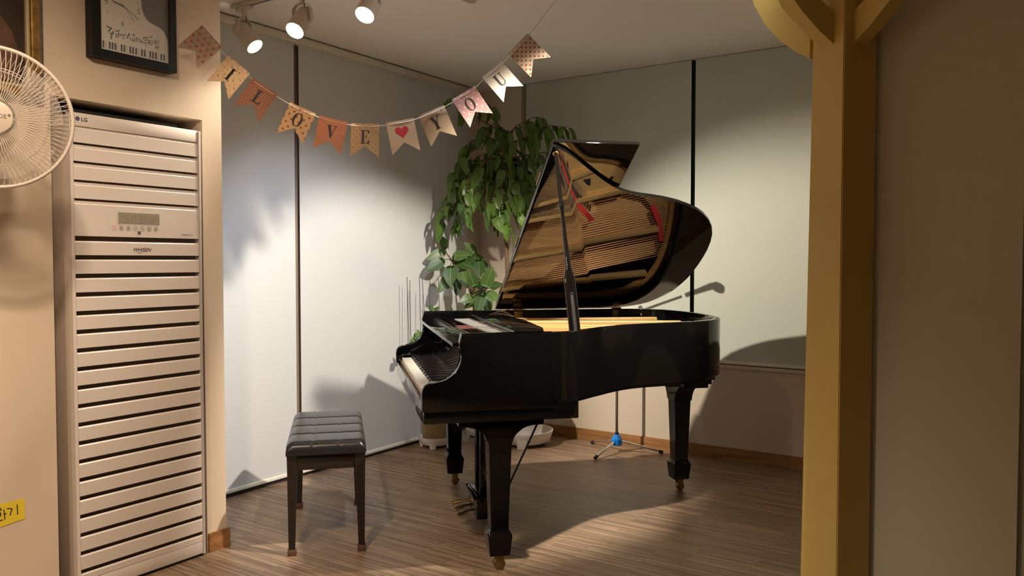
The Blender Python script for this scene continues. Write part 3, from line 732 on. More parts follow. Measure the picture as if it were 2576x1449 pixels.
# ================================================================== bench
BN = thing('piano_bench', 'black piano bench with a stitched leatherette seat in front of the keyboard', 'bench', (-2.862, 2.672, 0), radians(46.2))
hu, hv = .170, .372
nu, nv = 48, 96
su_ = [-.5 + 1/3, .5 - 1/3]
bm = B(); grid = []
for i in range(nu + 1):
    row = []
    for j in range(nv + 1):
        a = -1 + 2 * i / nu; b = -1 + 2 * j / nv
        x, y = a * hu, b * hv
        ex = max(0, abs(x) - (hu - .03)) / .03; ey = max(0, abs(y) - (hv - .03)) / .03
        z = .500 - .020 * (ex**2 + ey**2)
        # panel puffs between seams: 3 across u, 4 along v
        pu = (x + hu) / (2*hu) * 3 % 1; pv_ = (y + hv) / (2*hv) * 4 % 1
        du = min(pu, 1 - pu) * 2*hu/3; dv_ = min(pv_, 1 - pv_) * 2*hv/4
        if ex < .9: z -= .0035 * math.exp(-(du/.004)**2) * (1 if .005 < abs(abs(x) - hu) else 0)
        z -= .0060 * math.exp(-(dv_/.006)**2) * (1 if .008 < abs(abs(y) - hv) else 0)
        z += .004 * (1 - (2*pv_ - 1)**2)
        row.append(bm.verts.new((x, y, z)))
    grid.append(row)
for i in range(nu):
    for j in range(nv): bm.faces.new((grid[i][j], grid[i+1][j], grid[i+1][j+1], grid[i][j+1]))
edge = [grid[i][0] for i in range(nu+1)] + [grid[nu][j] for j in range(1, nv+1)] + [grid[i][nv] for i in range(nu-1, -1, -1)] + [grid[0][j] for j in range(nv-1, 0, -1)]
prev = edge
for sc, zz in ((1.012, .455), (1.005, .443), (.96, .440)):
    cur = [bm.verts.new((v.co.x*sc, v.co.y*(1 + (sc-1)*.5), zz)) for v in edge]
    for k in range(len(edge)):
        q = (k+1) % len(edge)
        bm.faces.new((prev[k], prev[q], cur[q], cur[k]))
    prev = cur
bm.faces.new(prev)
ct = obj('cushion', bm, LEATHER, BN, 0.9)
bm = B()
for j in (1, 2, 3):
    y = -hv + 2*hv*j/4
    tube(bm, [(-hu*1.01, y, .462), (-hu*1.0, y, .478), (-hu + .018, y, .4955), (hu - .018, y, .4955), (hu*1.0, y, .478), (hu*1.01, y, .462)], .0022, 6)
o = obj('seam_piping', bm, SEAM, ct)
bm = B()
for i in (1, 2):
    x = -hu + 2*hu*i/3
    for s in (-.005, .005):
        tube(bm, [(x + s, -hv*1.004, .462), (x + s, -hv, .480), (x + s, -hv + .02, .4985), (x + s, hv - .02, .4985), (x + s, hv, .480)], .0010, 5)
obj('stitching', bm, SEAM, ct)
bm = B()
for s in (-1, 1):
    bx(bm, s*.152 - .010, s*.152 + .010, -.345, .345, .375, .441, .002)
    bx(bm, -.152, .152, s*.345 - .010, s*.345 + .010, .375, .441, .002)
obj('apron', bm, BENCHW, BN)
for sx in (-1, 1):
    for sy in (-1, 1):
        bm = B(); rg = []
        for z, h, o_ in ((.440,.022,0),(.375,.021,0),(.025,.0135,.004)):
            cx, cy = sx*(.146 + o_), sy*(.339 + o_)
            rg.append([bm.verts.new((cx + a*h, cy + b*h, z)) for a, b in ((-1,-1),(1,-1),(1,1),(-1,1))])
        for a, b in zip(rg, rg[1:]):
            for k in range(4): bm.faces.new((a[k], a[(k+1)%4], b[(k+1)%4], b[k]))
        bm.faces.new(rg[0]); bm.faces.new(rg[-1][::-1])
        lg = obj('leg', bm, BENCHW, BN, 0.4)
        bm = B(); c = .0185; bx(bm, sx*.150 - c, sx*.150 + c, sy*.343 - c, sy*.343 + c, 0, .027, .004); obj('rubber_foot', bm, RUBBER_BR, lg)

# ================================================================== air conditioner
AC = thing('air_conditioner', 'tall almond floor-standing air conditioner with louvred front in the wall niche', 'air conditioner', (-3.03, 1.842, 0))
def ac(bm, y0, y1, z0, z1, d0, d1, bev=.002, seg=2):
    bx(bm, d0, d1, y0 - 1.842, y1 - 1.842, z0, z1, bev, seg)
bm = B(); ac(bm, 1.562, 2.118, .012, 1.842, -.36, -.030, .006); obj('body', bm, mat('ac_side_plastic', (.52, .43, .35), .45), AC)
bm = B(); ac(bm, 1.575, 2.098, .03, 1.80, -.032, -.022, 0); obj('recess_panel', bm, ACD, AC, 0)
for y in (1.567, 2.102):
    bm = B(); prism(bm, [(0, 0), (0, .020), (.004, .0205), (.012, .019), (.017, .012), (.018, 0)] if y > 2 else [(0, 0), (0, .008), (.0, .0), (0, 0)][:3] and [(-.005, -.03), (-.005, -.002), (0, 0), (.006, 0), (.006, -.03)],
        (lambda a, b, d, y=y: (b - .03 + (.012 if y > 2 else .03), y + a - 1.842, d)), .012, 1.846)
    obj('corner_pillar', bm, ACS if y > 2 else ACB, AC, 0.9)
Y0, Y1 = 1.574, 2.100
bm = B(); ac(bm, Y0 - .008, Y1, 1.797, 1.847, -.03, 0, .002); tp = obj('top_panel', bm, ACB, AC)
def slat(z0, z1, ch, name='louvre'):
    """slat with flat front, bevelled top"""
    bm = B()
    dp = max(.0075, ch + .001)
    prism(bm, [(-dp, z0), (0, z0), (0, z1 - ch), (-ch, z1), (-dp, z1)], lambda a, b, d: (a, d, b), Y0 - 1.842, Y1 - 1.842)
    return obj(name, bm, ACB, AC, 0)
up = [1.7873, 1.7144, 1.6443, 1.5742, 1.504]
for i in range(4):
    slat(up[i+1] + .0215, up[i] + .0155, .0155)
pn = slat(1.384, 1.504 + .0155, .0155, 'control_panel')
low = [1.3609 - .0706 * i for i in range(19)]
for i in range(18):
    slat(low[i+1] + .0212, low[i] + .0045, .0045)
slat(.068, low[18] + .0045, .0045)
bm = B(); ac(bm, Y0, Y1, .014, .066, -.03, 0, .002); obj('base_panel', bm, ACB, AC)
bm = B(); ac(bm, 1.58, 2.11, 0.0, .014, -.30, -.01, 0); obj('plinth', bm, RUBBER, AC, 0)
# printing on it
bm = B(); lathe(bm, [(.0085, .0003), (.0085, .0008)], 24, (0.0, 1.5905 - 1.842, 1.824), (1, 0, 0)); obj('round_emblem', bm, PURPLE, tp, 0)
text_obj('lettering', 'LG', .020, plane_x(.0008, 1.6035 - 1.842, 1.8165), INK, tp, offset=.0004)
bm = B(); ac(bm, 1.743, 1.918, 1.436, 1.481, -.001, .0006, 0); dsp = obj('display', bm, LCD, pn, 0)
bm = B()
for k in range(13):
    y = 1.752 + k * .0125
    for r in range(3):
        if (k * 3 + r * 5) % 4: ac(bm, y, y + .008, 1.443 + r * .012, 1.4455 + r * .012, .0006, .0009, 0)
    if k % 3: ac(bm, y, y + .0015, 1.443, 1.470, .0006, .0009, 0)
obj('display_segments', bm, LCDS, dsp, 0)
def ring(bm, y, z, r, w, x=.0008):
    n = 28
    o_ = [bm.verts.new((x, y + r * cos(tau*k/n), z + r * sin(tau*k/n))) for k in range(n)]
    i_ = [bm.verts.new((x, y + (r - w) * cos(tau*k/n), z + (r - w) * sin(tau*k/n))) for k in range(n)]
    for k in range(n): bm.faces.new((o_[k], o_[(k+1) % n], i_[(k+1) % n], i_[k]))
for k in range(7):
    y = 1.7255 + k * .0293 - 1.842; z = 1.4185
    bm = B(); ring(bm, y, z, .0098, .0012)
    f = lambda a, b: (.0008, y + a, z + b)
    if k == 0:
        stroke(bm, [(.004*cos(t), .004*sin(t)) for t in [pi/2 + .6 + q * (tau - 1.2) / 8 for q in range(9)]], .0009, f); stroke(bm, [(0, .005), (0, .001)], .0009, f)
    elif k == 3: stroke(bm, [(-.005, .003), (0, -.003), (.005, .003)], .0018, f)
    elif k == 4: stroke(bm, [(-.005, -.003), (0, .003), (.005, -.003)], .0018, f)
    else:
        for s in (-.0034, .0028):
            for q in range(2): stroke(bm, [(-.005 + q*.0055, s), (-.001 + q*.0055, s)], .0028, f)
    obj('button', bm, REDINK if k == 0 else INKG, pn, 0)
bm = B(); ac(bm, 1.8225, 1.8355, 1.3955, 1.4085, .0, .0007, 0); obj('sensor', bm, mat('grey_sensor', (.12, .11, .11), .3), pn, 0)
text_obj('lettering', 'INVERTER V', .0100, plane_x(.0008, 2.016 - 1.842, 1.3955), INKG, pn, shear=.3, offset=.0002)
text_obj('lettering', 'WHISEN', .0205, plane_x(.0008, 1.800 - 1.842, 1.3275), INK, AC, shear=.25, offset=.0003)
bm = B(); stroke(bm, [(1.829 - 1.842 + .011 * cos(t) , 1.3285 + .0075 * sin(t)) for t in [pi*1.05 + k * pi * .72 / 8 for k in range(9)]], .0014, lambda a, b: (.0008, a, b)); obj('swoosh', bm, INK, AC, 0)
bm = B(); bx(bm, -3.48, -3.10, 1.52, 2.05, 1.845, 1.872); tag(obj('gap_shade_slab', bm, INK), 'black board lying flat on top of the air conditioner', 'board')  # black slab put in for the shade of the gap above the unit

# ================================================================== wall clock
CK = thing('wall_clock', 'black framed wall clock printed with a white piano shape and keyboard', 'clock', (-3.05, 1.815, 2.066))
cf = lambda y, z, x=-3.012: (x + 3.05, y - 1.815, z - 2.066)
KY0, KY1, KZ0, KZ1 = 1.636, 1.989, 2.066, 2.52
FW = .036
bm = B()
def fr(bm, y0, y1, z0, z1, x0, x1):
    bx(bm, x0 + 3.05, x1 + 3.05, y0 - 1.815, y1 - 1.815, z0 - 2.066, z1 - 2.066, .0015, 1)
fr(bm, KY0, KY0 + FW, KZ0, KZ1, -3.048, -3.000); fr(bm, KY1 - FW*.85, KY1, KZ0, KZ1, -3.048, -3.000)
fr(bm, KY0 + FW, KY1 - FW*.85, KZ0, KZ0 + FW*.9, -3.048, -3.0003); fr(bm, KY0 + FW, KY1 - FW*.85, KZ1 - FW, KZ1, -3.048, -3.0003)
obj('frame', bm, FRAMEB, CK, 0.5)
bm = B(); bx(bm, .002, .034, KY0 + .02 - 1.815, KY1 - .02 - 1.815, .02, KZ1 - KZ0 - .02); fc = obj('face', bm, CLOCKG, CK, 0)
bm = B(); bm.faces.new([bm.verts.new(cf(y, z, -3.0152)) for y, z in [(1.672, 2.098)] + [(1.9586, 2.098)] + CURVE[::-1] + [(1.840, 2.44), (1.80, 2.485), (1.672, 2.485)]])
obj('white_piano_print', bm, CLOCKW, fc, 0)
bm = B()
for k, s in enumerate(TXT): stroke(bm, s, .0046 if k < 4 or k == 11 else (.0019 if k > 31 else .0026), lambda a, b: cf(a, b, -3.0146))
obj('brush_lettering', bm, INK, fc, 0)
bm = B()
for k in (1.6871,1.7118,1.7231,1.7347,1.7595,1.7713,1.7949,1.8063,1.8194,1.8432,1.8553,1.8791,1.8909,1.9034,1.9275,1.9397):
    bm.faces.new([bm.verts.new(cf(k + a, z, -3.0146)) for a, z in ((-.0037, 2.1085), (.0037, 2.1085), (.0037, 2.135), (-.0037, 2.135))])
obj('printed_black_keys', bm, INK, fc, 0)
bm = B()
for k in range(24):
    y = 1.6745 + k * .0119
    bm.faces.new([bm.verts.new(cf(y + a, z, -3.0148)) for a, z in ((-.0005, 2.098), (.0005, 2.098), (.0005, 2.136), (-.0005, 2.136))])
obj('printed_key_lines', bm, INKG, fc, 0)
bm = B()
for (y, z) in DOTS: lathe(bm, [(.0019, -.0004), (.0019, .0004)], 10, cf(y, z, -3.0148), (1, 0, 0))
obj('hour_dots', bm, INK, fc, 0)
for k, s in enumerate(HAND):
    bm = B(); stroke(bm, s, .0042 if k == 0 else .0016, lambda a, b, k=k: cf(a, b, -3.0125 + .0004*k)); obj('hand', bm, INK, CK, 0)
bm = B(); bx(bm, .0415, .0425, KY0 + .03 - 1.815, KY1 - .028 - 1.815, .03, KZ1 - KZ0 - .03); obj('glass', bm, GLASSP, CK, 0)

# ================================================================== painting
PT = thing('framed_painting', 'dark oil painting in an ornate antique gilt frame behind the fan', 'painting', (-3.05, 1.12, 1.86))
def fb(bm, y0, y1, z0, z1, x0, x1, bev=.004): bx(bm, x0 + 3.05, x1 + 3.05, y0 - 1.12, y1 - 1.12, z0 - 1.86, z1 - 1.86, bev, 2)
for nm, m_, i0, i1, dx in (('carved_edge', GILTD, 0, .016, .030), ('gilt_moulding', GILT, .016, .044, .036), ('gilt_slip', GILTL, .044, .056, .026)):
    bm = B()
    a0, a1, b0, b1 = .77 + i0, 1.470 - i0, 1.86 + i0, 2.40 - i0
    w = i1 - i0
    fb(bm, a0, a0 + w, b0, b1, -3.048, -3.05 + dx); fb(bm, a1 - w, a1, b0, b1, -3.048, -3.05 + dx)
    fb(bm, a0, a1, b0, b0 + w, -3.048, -3.05 + dx); fb(bm, a0, a1, b1 - w, b1, -3.048, -3.05 + dx)
    obj(nm, bm, m_, PT)
bm = B(); fb(bm, .80, 1.44, 1.89, 2.37, -3.048, -3.038, 0); cv = obj('canvas', bm, PAINTING, PT, 0)
bm = B(); bm.faces.new([bm.verts.new((.0125, y - 1.12, z - 1.86)) for y, z in ((1.28, 1.92), (1.39, 1.92), (1.395, 2.02), (1.37, 2.10), (1.33, 2.15), (1.29, 2.09))]); obj('painted_figure', bm, mat('painted_russet', (.10, .05, .03), .4, var=.6, vscale=20), cv, 0)

# ================================================================== wall fan
FAN = thing('wall_fan', 'grey-beige wall fan with a round wire guard at the left edge', 'fan', (-2.644, 1.138, 1.723))
fn_ = (Vector((0.05, 0, 1.45)) - Vector((-2.644, 1.138, 1.723))).normalized()
xr = Vector((0, 0, 1)).cross(fn_).normalized(); yr = fn_.cross(xr)
FAN.rotation_euler = Matrix((xr, yr, fn_)).transposed().to_euler()
R = .209
bm = B()
def circ(bm, r, z, t, n=56): 
    pts = [(r*cos(tau*k/n), r*sin(tau*k/n), z) for k in range(n)]
    tube(bm, pts + [pts[0]], t, 6, cap=False)
circ(bm, R, .0, .0065); obj('guard_rim', bm, FANP, FAN, 1.2)
for nm, sgn, dep, nw, tw in (('front_guard', 1, .052, 84, .14), ('rear_guard', -1, .060, 84, -.20)):
    bm = B()
    for k in range(nw):
        a = tau * k / nw
        pts = []
        for q in range(6):
            t = q / 5
            r = .052 + (R - .052) * t
            z = sgn * dep * (1 - t**3.2)
            pts.append((r * cos(a + tw * t), r * sin(a + tw * t), z))
        tube(bm, pts, .0011, 4, cap=False)
    circ(bm, .145, sgn * dep * .66, .0013, 40)
    o = obj(nm, bm, FANP, FAN, 1.2); o['kind'] = 'stuff'
bm = B(); lathe(bm, [(.054, .046), (.054, .055), (.049, .061), (.046, .058)], 36); obj('cap_ring', bm, CHROME, FAN, 0.6)
bm = B(); lathe(bm, [(.047, .050), (.047, .058), (.040, .0605), (.001, .0615)], 36); cap_ = obj('guard_cap', bm, mat('fan_cap', (.50, .42, .34), .4), FAN, 0.8)
tm = Matrix.Translation((.0095, -.004, .0618)); text_obj('lettering', 'DE', .0175, tm, INKG, cap_)
bm = B(); lathe(bm, [(.004, .0), (.004, .0004)], 8, (.038, .006, .0612)); obj('trademark_dot', bm, INKG, cap_, 0)
for k in range(4):
    a0 = tau * k / 4 + .28
    bm = B(); rows = []
    for q in range(9):
        t = q / 8
        r = .030 + .155 * t
        wdt = .5 + .62 * sin(t * pi * .55)
        rows.append([bm.verts.new((r*cos(a0 + (s - .5)*wdt + .25*t), r*sin(a0 + (s - .5)*wdt + .25*t), -.012 + .028*(s - .5)*(1 - .4*t))) for s in [j/6 for j in range(7)]])
    for a, b in zip(rows, rows[1:]):
        for j in range(6): bm.faces.new((a[j], a[j+1], b[j+1], b[j]))
    obj('blade', bm, FANB, FAN, 1.2)
bm = B(); lathe(bm, [(.034, .01), (.036, -.03), (.055, -.06), (.062, -.10), (.060, -.15), (.045, -.175), (.001, -.18)], 28); obj('motor_housing', bm, FANP, FAN, 0.8)
iv = Matrix((xr, yr, fn_)) 
def fl_(p): return iv @ (Vector(p) - Vector((-2.644, 1.138, 1.723)))
bm = B(); tube(bm, [(0, -.02, -.14), (0, -.10, -.17), fl_((-2.86, .98, 1.56)), fl_((-3.03, .93, 1.54))], [.022, .022, .022, .024], 12); obj('wall_arm', bm, FANP, FAN, 0.8)
bm = B()
c = [fl_(p) for p in ((-3.03, .87, 1.46), (-3.03, .99, 1.46), (-3.03, .99, 1.66), (-3.03, .87, 1.66), (-3.05, .87, 1.46), (-3.05, .99, 1.46), (-3.05, .99, 1.66), (-3.05, .87, 1.66))]
vs = [bm.verts.new(p) for p in c]
for f in ((0,1,2,3),(7,6,5,4),(0,4,5,1),(1,5,6,2),(2,6,7,3),(3,7,4,0)): bm.faces.new([vs[i] for i in f])
obj('wall_plate', bm, FANP, FAN, 0)

# ================================================================== yellow note
NT = thing('paper_note', 'yellow handwritten paper note taped low on the beige wall', 'note', (-3.05, 1.33, .35))
bm = B(); prism(bm, [(1.225, .3465), (1.30, .349), (1.3855, .3575), (1.3845, .4315), (1.30, .4315), (1.225, .4305)], lambda p_, q_, d: (d, p_ - 1.33, q_ - .35), .0010, .0022)
sheet = obj('sheet', bm, YPAPER, NT, 0)
bm = B()
for s in NOTE: stroke(bm, s, .0032, lambda a, b: (.0032, a - 1.33, b - .35))
obj('handwriting', bm, INK, sheet, 0)

# ================================================================== track lights
bm = B(); bx(bm, -3.49, -1.6, 2.618, 2.654, 2.578, 2.60, .002)
TR = tag(obj('light_track', bm, LAMPW), 'long cream ceiling track carrying the spotlights', 'track')
bm = B(); bx(bm, -3.47, -1.62, 2.632, 2.640, 2.5772, 2.5785); obj('track_slot', bm, INK, TR, 0)
def spot(label, x, aim, power, col, size=52, blend=.5, y=2.636, beam=None, radius=.03, drop=.135):
    """track head hanging at (x, 2.636); aim = direction"""
    t = thing('track_spotlight', label, 'spotlight', (x, y, 2.578 if y == 2.636 else 2.60), group='spotlights on the ceiling track')
    d = Vector(aim).normalized()
    pv = Vector((0, 0, -drop))
    bm = B(); bx(bm, -.050, .050, -.018, .018, -.020, 0, .003); obj('track_adapter', bm, LAMPW, t)
    bm = B(); tube(bm, [(0, 0, -.018), (0, 0, -.062)], .012, 12); obj('stem', bm, LAMPW, t)
    # yoke: flat straps either side of the housing
    side = Vector((d.y, -d.x, 0)).normalized() if (d.x or d.y) else Vector((1, 0, 0))
    bm = B()
    w = Vector((-side.y, side.x, 0)) * .011
    for s in (-1, 1):
        pts = [Vector((0, 0, -.058)), side * s * .030 + Vector((0, 0, -.066)), side * s * .0485 + Vector((0, 0, -.085)), side * s * .0485 + pv - Vector((0, 0, .012))]
        th = side * s * .002
        for a, b in zip(pts, pts[1:]):
            q = [a - w, a + w, b + w, b - w]
            lo = [bm.verts.new(p) for p in q]; hi = [bm.verts.new(p + th + Vector((0, 0, .002))) for p in q]
            bm.faces.new(lo); bm.faces.new(hi[::-1])
            for i in range(4): bm.faces.new((lo[i], lo[(i+1)%4], hi[(i+1)%4], hi[i]))
    yk = obj('yoke', bm, LAMPW, t, 0)
    for s in (-1, 1):
        bm = B(); lathe(bm, [(.010, .049), (.010, .053), (.006, .0545)], 16, pv, side * s); obj('pivot_screw', bm, LAMPW, yk)
    bm = B(); lathe(bm, [(.010, -.062), (.030, -.060), (.0415, -.045), (.044, -.02), (.0455, .085), (.0455, .092), (.0425, .092), (.041, .070)], 32, pv, d, cap=False)
    hs = obj('housing', bm, LAMPW, t, 0.7)
    bm = B(); lathe(bm, [(.0415, .078), (.0415, .082)], 32, pv, d); obj('lens', bm, LENS, hs, 0)
    bm = B(); e1 = pv - d * .06
    tube(bm, [e1 + Vector((0, 0, 0)), e1 - d * .02 + Vector((.0, 0, .012)), Vector((.012, .004, -.075)), Vector((.010, 0, -.045))], .0032, 6); obj('lamp_cable', bm, CABLE, t)
    ld = bpy.data.lights.new('spot_bulb', 'SPOT')
    ld.energy = power; ld.color = col; ld.spot_size = radians(size); ld.spot_blend = blend; ld.shadow_soft_size = radius
    lo_ = bpy.data.objects.new('spot_bulb', ld); COL.objects.link(lo_); lo_.parent = t
    lo_.location = pv + d * .10
    lo_.rotation_euler = (Vector(beam) if beam else d).to_track_quat('-Z', 'Y').to_euler()
    return t
SPOTS = [
 ('cream track spotlight nearest the window wall, seen from its side', -3.400, (.62, .20, -.76), 330, SPOT_COL, 68, .6, 2.636, (.60, .56, -.57)),
 ('cream track spotlight, middle of the three visible, facing the camera', -2.972, (.14, -.62, -.74), 95, SPOT_COL, 54, .9),
 ('cream track spotlight, rightmost of the three visible', -2.520, (.12, -.58, -.76), 110, SPOT_COL, 56, .8),
 ('cream track spotlight above the top edge of the view over the piano', -1.95, (-.66, .28, -.71), 62, COOL_COL, 72, .7),
 ('cream spotlight above the top edge of the view near the yellow post', -.86, (-.68, .28, -.67), 300, SPOT_COL, 66, .4, 2.80),
]
for a in SPOTS: spot(*a)

# ================================================================== bunting
BA = Vector((-3.0, 1.98)); BD = Vector((.784, .621)); 
BU = thing('bunting', 'paper pennant bunting spelling I LOVE YOU strung across the alcove', 'bunting', (-3.0, 1.98, 0), math.atan2(.621, .784))
# local: x along the string, -y towards the viewer, z up
def flag_outline(w=.119, h=.140, n=.046):
    return [(-w/2, .0), (w/2, .0), (w/2, -h), (0, -h + n), (-w/2, -h)]
def letter(ch):
    """serif capitals as polygons in a box about 0.7 x 1"""
    P = []
    r = lambda x0, y0, x1, y1: P.append([(x0, y0), (x1, y0), (x1, y1), (x0, y1)])
    if ch == 'I': r(.25, 0, .45, 1); r(.10, 0, .60, .05); r(.10, .95, .60, 1)
    elif ch == 'L': r(.12, 0, .32, 1); r(0, .95, .46, 1); r(0, 0, .66, .06); P.append([(.66, .0), (.70, .30), (.66, .30), (.52, .06), (.40, .06), (.40, 0)])
    elif ch == 'E': r(.10, 0, .30, 1); r(0, 0, .66, .05); r(0, .95, .64, 1); r(.30, .475, .48, .525); P.append([(.46, .36), (.50, .36), (.50, .64), (.46, .64)]); P.append([(.64, 1), (.66, .72), (.62, .72), (.50, .95)]); P.append([(.66, 0), (.70, .30), (.66, .30), (.50, .05)])
    elif ch == 'V': P.append([(.08, 1), (.30, 1), (.50, .28), (.46, 0), (.40, 0)]); P.append([(.64, 1), (.70, 1), (.46, 0), (.40, .06), (.44, .12)]); r(0, .95, .40, 1); r(.52, .95, .82, 1)
    elif ch == 'Y': P.append([(.06, 1), (.28, 1), (.50, .48), (.50, .40), (.30, .42)]); P.append([(.62, 1), (.68, 1), (.50, .45), (.44, .48)]); r(.30, 0, .50, .48); r(0, .95, .38, 1); r(.52, .95, .80, 1); r(.18, 0, .62, .05)
    elif ch == 'O':
        n = 28
        for k in range(n):
            a, b = tau*k/n, tau*(k+1)/n
            P.append([(.40 + .38*cos(a), .5 + .52*sin(a)), (.40 + .38*cos(b), .5 + .52*sin(b)), (.40 + .20*cos(b), .5 + .47*sin(b)), (.40 + .20*cos(a), .5 + .47*sin(a))])
    elif ch == 'U':
        r(.08, .32, .28, 1); r(0, .95, .40, 1); r(.62, .30, .68, 1); r(.50, .95, .80, 1)
        n = 14
        for k in range(n):
            a, b = pi + pi*k/n, pi + pi*(k+1)/n
            f = lambda t, R1: (.38 + (.30 if R1 else (.10 + .14*(t - pi)/pi)) * cos(t), .32 + (.34 if R1 else .27) * sin(t))
            P.append([f(a, 1), f(b, 1), f(b, 0), f(a, 0)])
    return P
def heart_pts(s, n=26):
    return [(s * .0310 * 16 * sin(t)**3, s * .0310 * (13*cos(t) - 5*cos(2*t) - 2*cos(3*t) - cos(4*t))) for t in [tau*k/n for k in range(n)]]
cream = (.66, .56, .44)
FM = [paper('paper_hearts', (.58, .46, .36)), 
      paper('paper_specks', (.60, .47, .33), [(.030, .0018, (.25, .12, .05), .2, .1), (.043, .0021, (.02, .015, .01), .4, .6)]),
      paper('paper_rust_stripe', (.30, .145, .09), stripe=(1, .0088, .0011, (.72, .50, .34))),
      paper('paper_tan_spots', (.60, .43, .26), [(.034, .0048, (.36, .13, .06), .25, .35)]),
      paper('paper_orange', (.54, .27, .17), [(.026, .0016, (.78, .42, .25), .1, .2)]),
      paper('paper_gold_dots', (.60, .44, .26), [(.027, .0024, (.33, .15, .05), .3, .2)]),
      paper('paper_plain_beige', (.62, .47, .32)),
      paper('paper_pinstripe', (.60, .48, .34), stripe=(0, .0042, .0009, (.36, .25, .17))),
      paper('paper_pink_spots', (.62, .36, .36), [(.034, .0040, (.80, .70, .66), .3, .1)]),
      paper('paper_white_flecks', (.74, .68, .60), [(.022, .0009, (.40, .28, .20), .2, .2)]),
      paper('paper_brick_dots', (.62, .52, .40), [(.026, .0044, (.40, .10, .05), .5, .4)])]
LT = ['', 'I', 'L', 'O', 'V', 'E', 'heart', 'Y', 'O', 'U', '']
FLN = ['cream flag printed with small red hearts', 'cream speckled flag with letter I', 'rust striped flag with letter L', 'tan spotted flag with letter O', 'orange flag with letter V', 'tan dotted flag with letter E', 'beige flag with a red heart', 'pinstriped flag with letter Y', 'pink spotted flag with letter O', 'white flag with letter U', 'cream flag with brick-red dots']
strpts = [(.000, .02, 2.370)]
for k, (sx, sz, ang, w) in enumerate(FL):
    a = radians(ang)
    bm = B()
    ol = flag_outline()
    lo = [bm.verts.new((x, y, 0)) for x, y in ol]
    # slight curl across the sheet: grid-free, two extra folds are enough at this size
    f = bm.faces.new(lo)
    bmesh.ops.triangulate(bm, faces=[f])
    bmesh.ops.subdivide_edges(bm, edges=bm.edges[:], cuts=3, use_grid_fill=True)
    cu = (.004, -.003, .005, -.004, .003, -.003, .004, -.005, .007, .006, -.004)[k]
    for v in bm.verts: v.co.z = cu * ((v.co.x / .06)**2 + (v.co.y / .14)**2 * .6)
    bmesh.ops.solidify(bm, geom=bm.faces[:], thickness=.0005)
    fo = obj('flag', bm, FM[k], BU, 0.9, label=FLN[k])
    # x axis along the string direction, y up, z towards viewer (-y of bunting frame)
    ca, sa = cos(a), sin(a)
    tw = radians((4, -5, 3, -4, 3, -2, 4, -5, 10, 14, -8)[k])
    mrot = Matrix(((ca, -sa, 0), (0, 0, -1), (sa, ca, 0))).to_4x4() @ Matrix.Rotation(tw, 4, 'Y')
    FMX = Matrix.Translation((sx, 0, sz)) @ mrot
    fo.matrix_local = FMX
    zt = .0012
    zz = lambda x, y, cu=cu: cu * ((x / .06)**2 + (y / .14)**2 * .6) + .0011
    if LT[k] == 'heart':
        bm = B()
        pts = heart_pts(.058); c = bm.verts.new((0, -.048, zz(0, -.048)))
        vs = [bm.verts.new((x, y - .048, zz(x, y - .048))) for x, y in pts]
        for i in range(len(vs)): bm.faces.new((c, vs[i], vs[(i+1) % len(vs)]))
        obj('red_heart', bm, HEARTRED, fo, 0)
    elif LT[k]:
        bm = B()
        P = letter(LT[k])
        xs = [p[0] for q in P for p in q]; cx = (min(xs) + max(xs)) / 2
        s = .056
        for q in P:
            try: bm.faces.new([bm.verts.new(((x - cx) * s, (y - .5) * s - .056, zz((x - cx) * s, (y - .5) * s - .056))) for x, y in q])
            except ValueError: pass
        obj('letter', bm, INK, fo, 0)
    elif k == 0:
        bm = B()
        for i in range(-2, 3):
            for j in range(6):
                x, y = i * .026 + (.013 if j % 2 else 0), -.010 - j * .0225
                if abs(x) > .052 or (y < -.095 and abs(x) < (-.095 - y) * 1.3 + .004): continue
                vs = [bm.verts.new((x + a_, y + b_, zz(x, y) + .0002)) for a_, b_ in heart_pts(.0135, 16)]
                bm.faces.new(vs)
        obj('heart_print', bm, HEARTP, fo, 0)
    for s in (-1, 1):
        h = FMX @ Vector((s * .043, -.011, .0014))
        strpts.append((h.x, h.y - .001, h.z))
        bm = B(); lathe(bm, [(.0023, .0004), (.0018, .0018)], 10, (s * .043, -.011, zz(s*.043, -.011) - .0006)); obj('punched_hole', bm, STRING, fo)
strpts.append((1.60, .0, 2.425)); strpts.append((1.78, .05, 2.598))
bm = B(); tube(bm, strpts, .0015, 5); obj('string', bm, STRING, BU, 1.0)

# ================================================================== yellow post
PST = thing('branching_post', 'yellow painted branching post at the right end of the alcove', 'post', (-.545, 2.72, 0))
n1 = Vector((-.552, -.834, 0)); n2 = Vector((.834, -.552, 0)); W = .142
def pp(a, b, z): # a along -n2 from the near edge, b along -n1
    v = -n2 * a - n1 * b; return (v.x, v.y, z)
bm = B()
rg = []
for z, w0 in ((0, .152), (2.6, .128)):
    rg.append([bm.verts.new(pp(a, b, z)) for a, b in ((0, 0), (w0, 0), (w0, W), (0, W))])
for k in range(4): bm.faces.new((rg[0][k], rg[0][(k+1)%4], rg[1][(k+1)%4], rg[1][k]))
bm.faces.new(rg[0][::-1]); bm.faces.new(rg[1])
bmesh.ops.bevel(bm, geom=[e for e in bm.edges if abs(e.verts[0].co.z - e.verts[1].co.z) > 1], offset=.003, segments=2, affect='EDGES')
obj('trunk', bm, YELLOW, PST, 0.5)
bm = B()
rg = []
for z, w0 in ((0, .152), (2.6, .128)):
    rg.append([bm.verts.new(pp(a, b, z)) for a, b in ((w0 - .004, .030), (w0 + .045 - .006*z, .030), (w0 + .045 - .006*z, .11), (w0 - .004, .11))])
for k in range(4): bm.faces.new((rg[0][k], rg[0][(k+1)%4], rg[1][(k+1)%4], rg[1][k]))
bm.faces.new(rg[0][::-1]); bm.faces.new(rg[1])
obj('side_batten', bm, YELLOW, PST, 0)
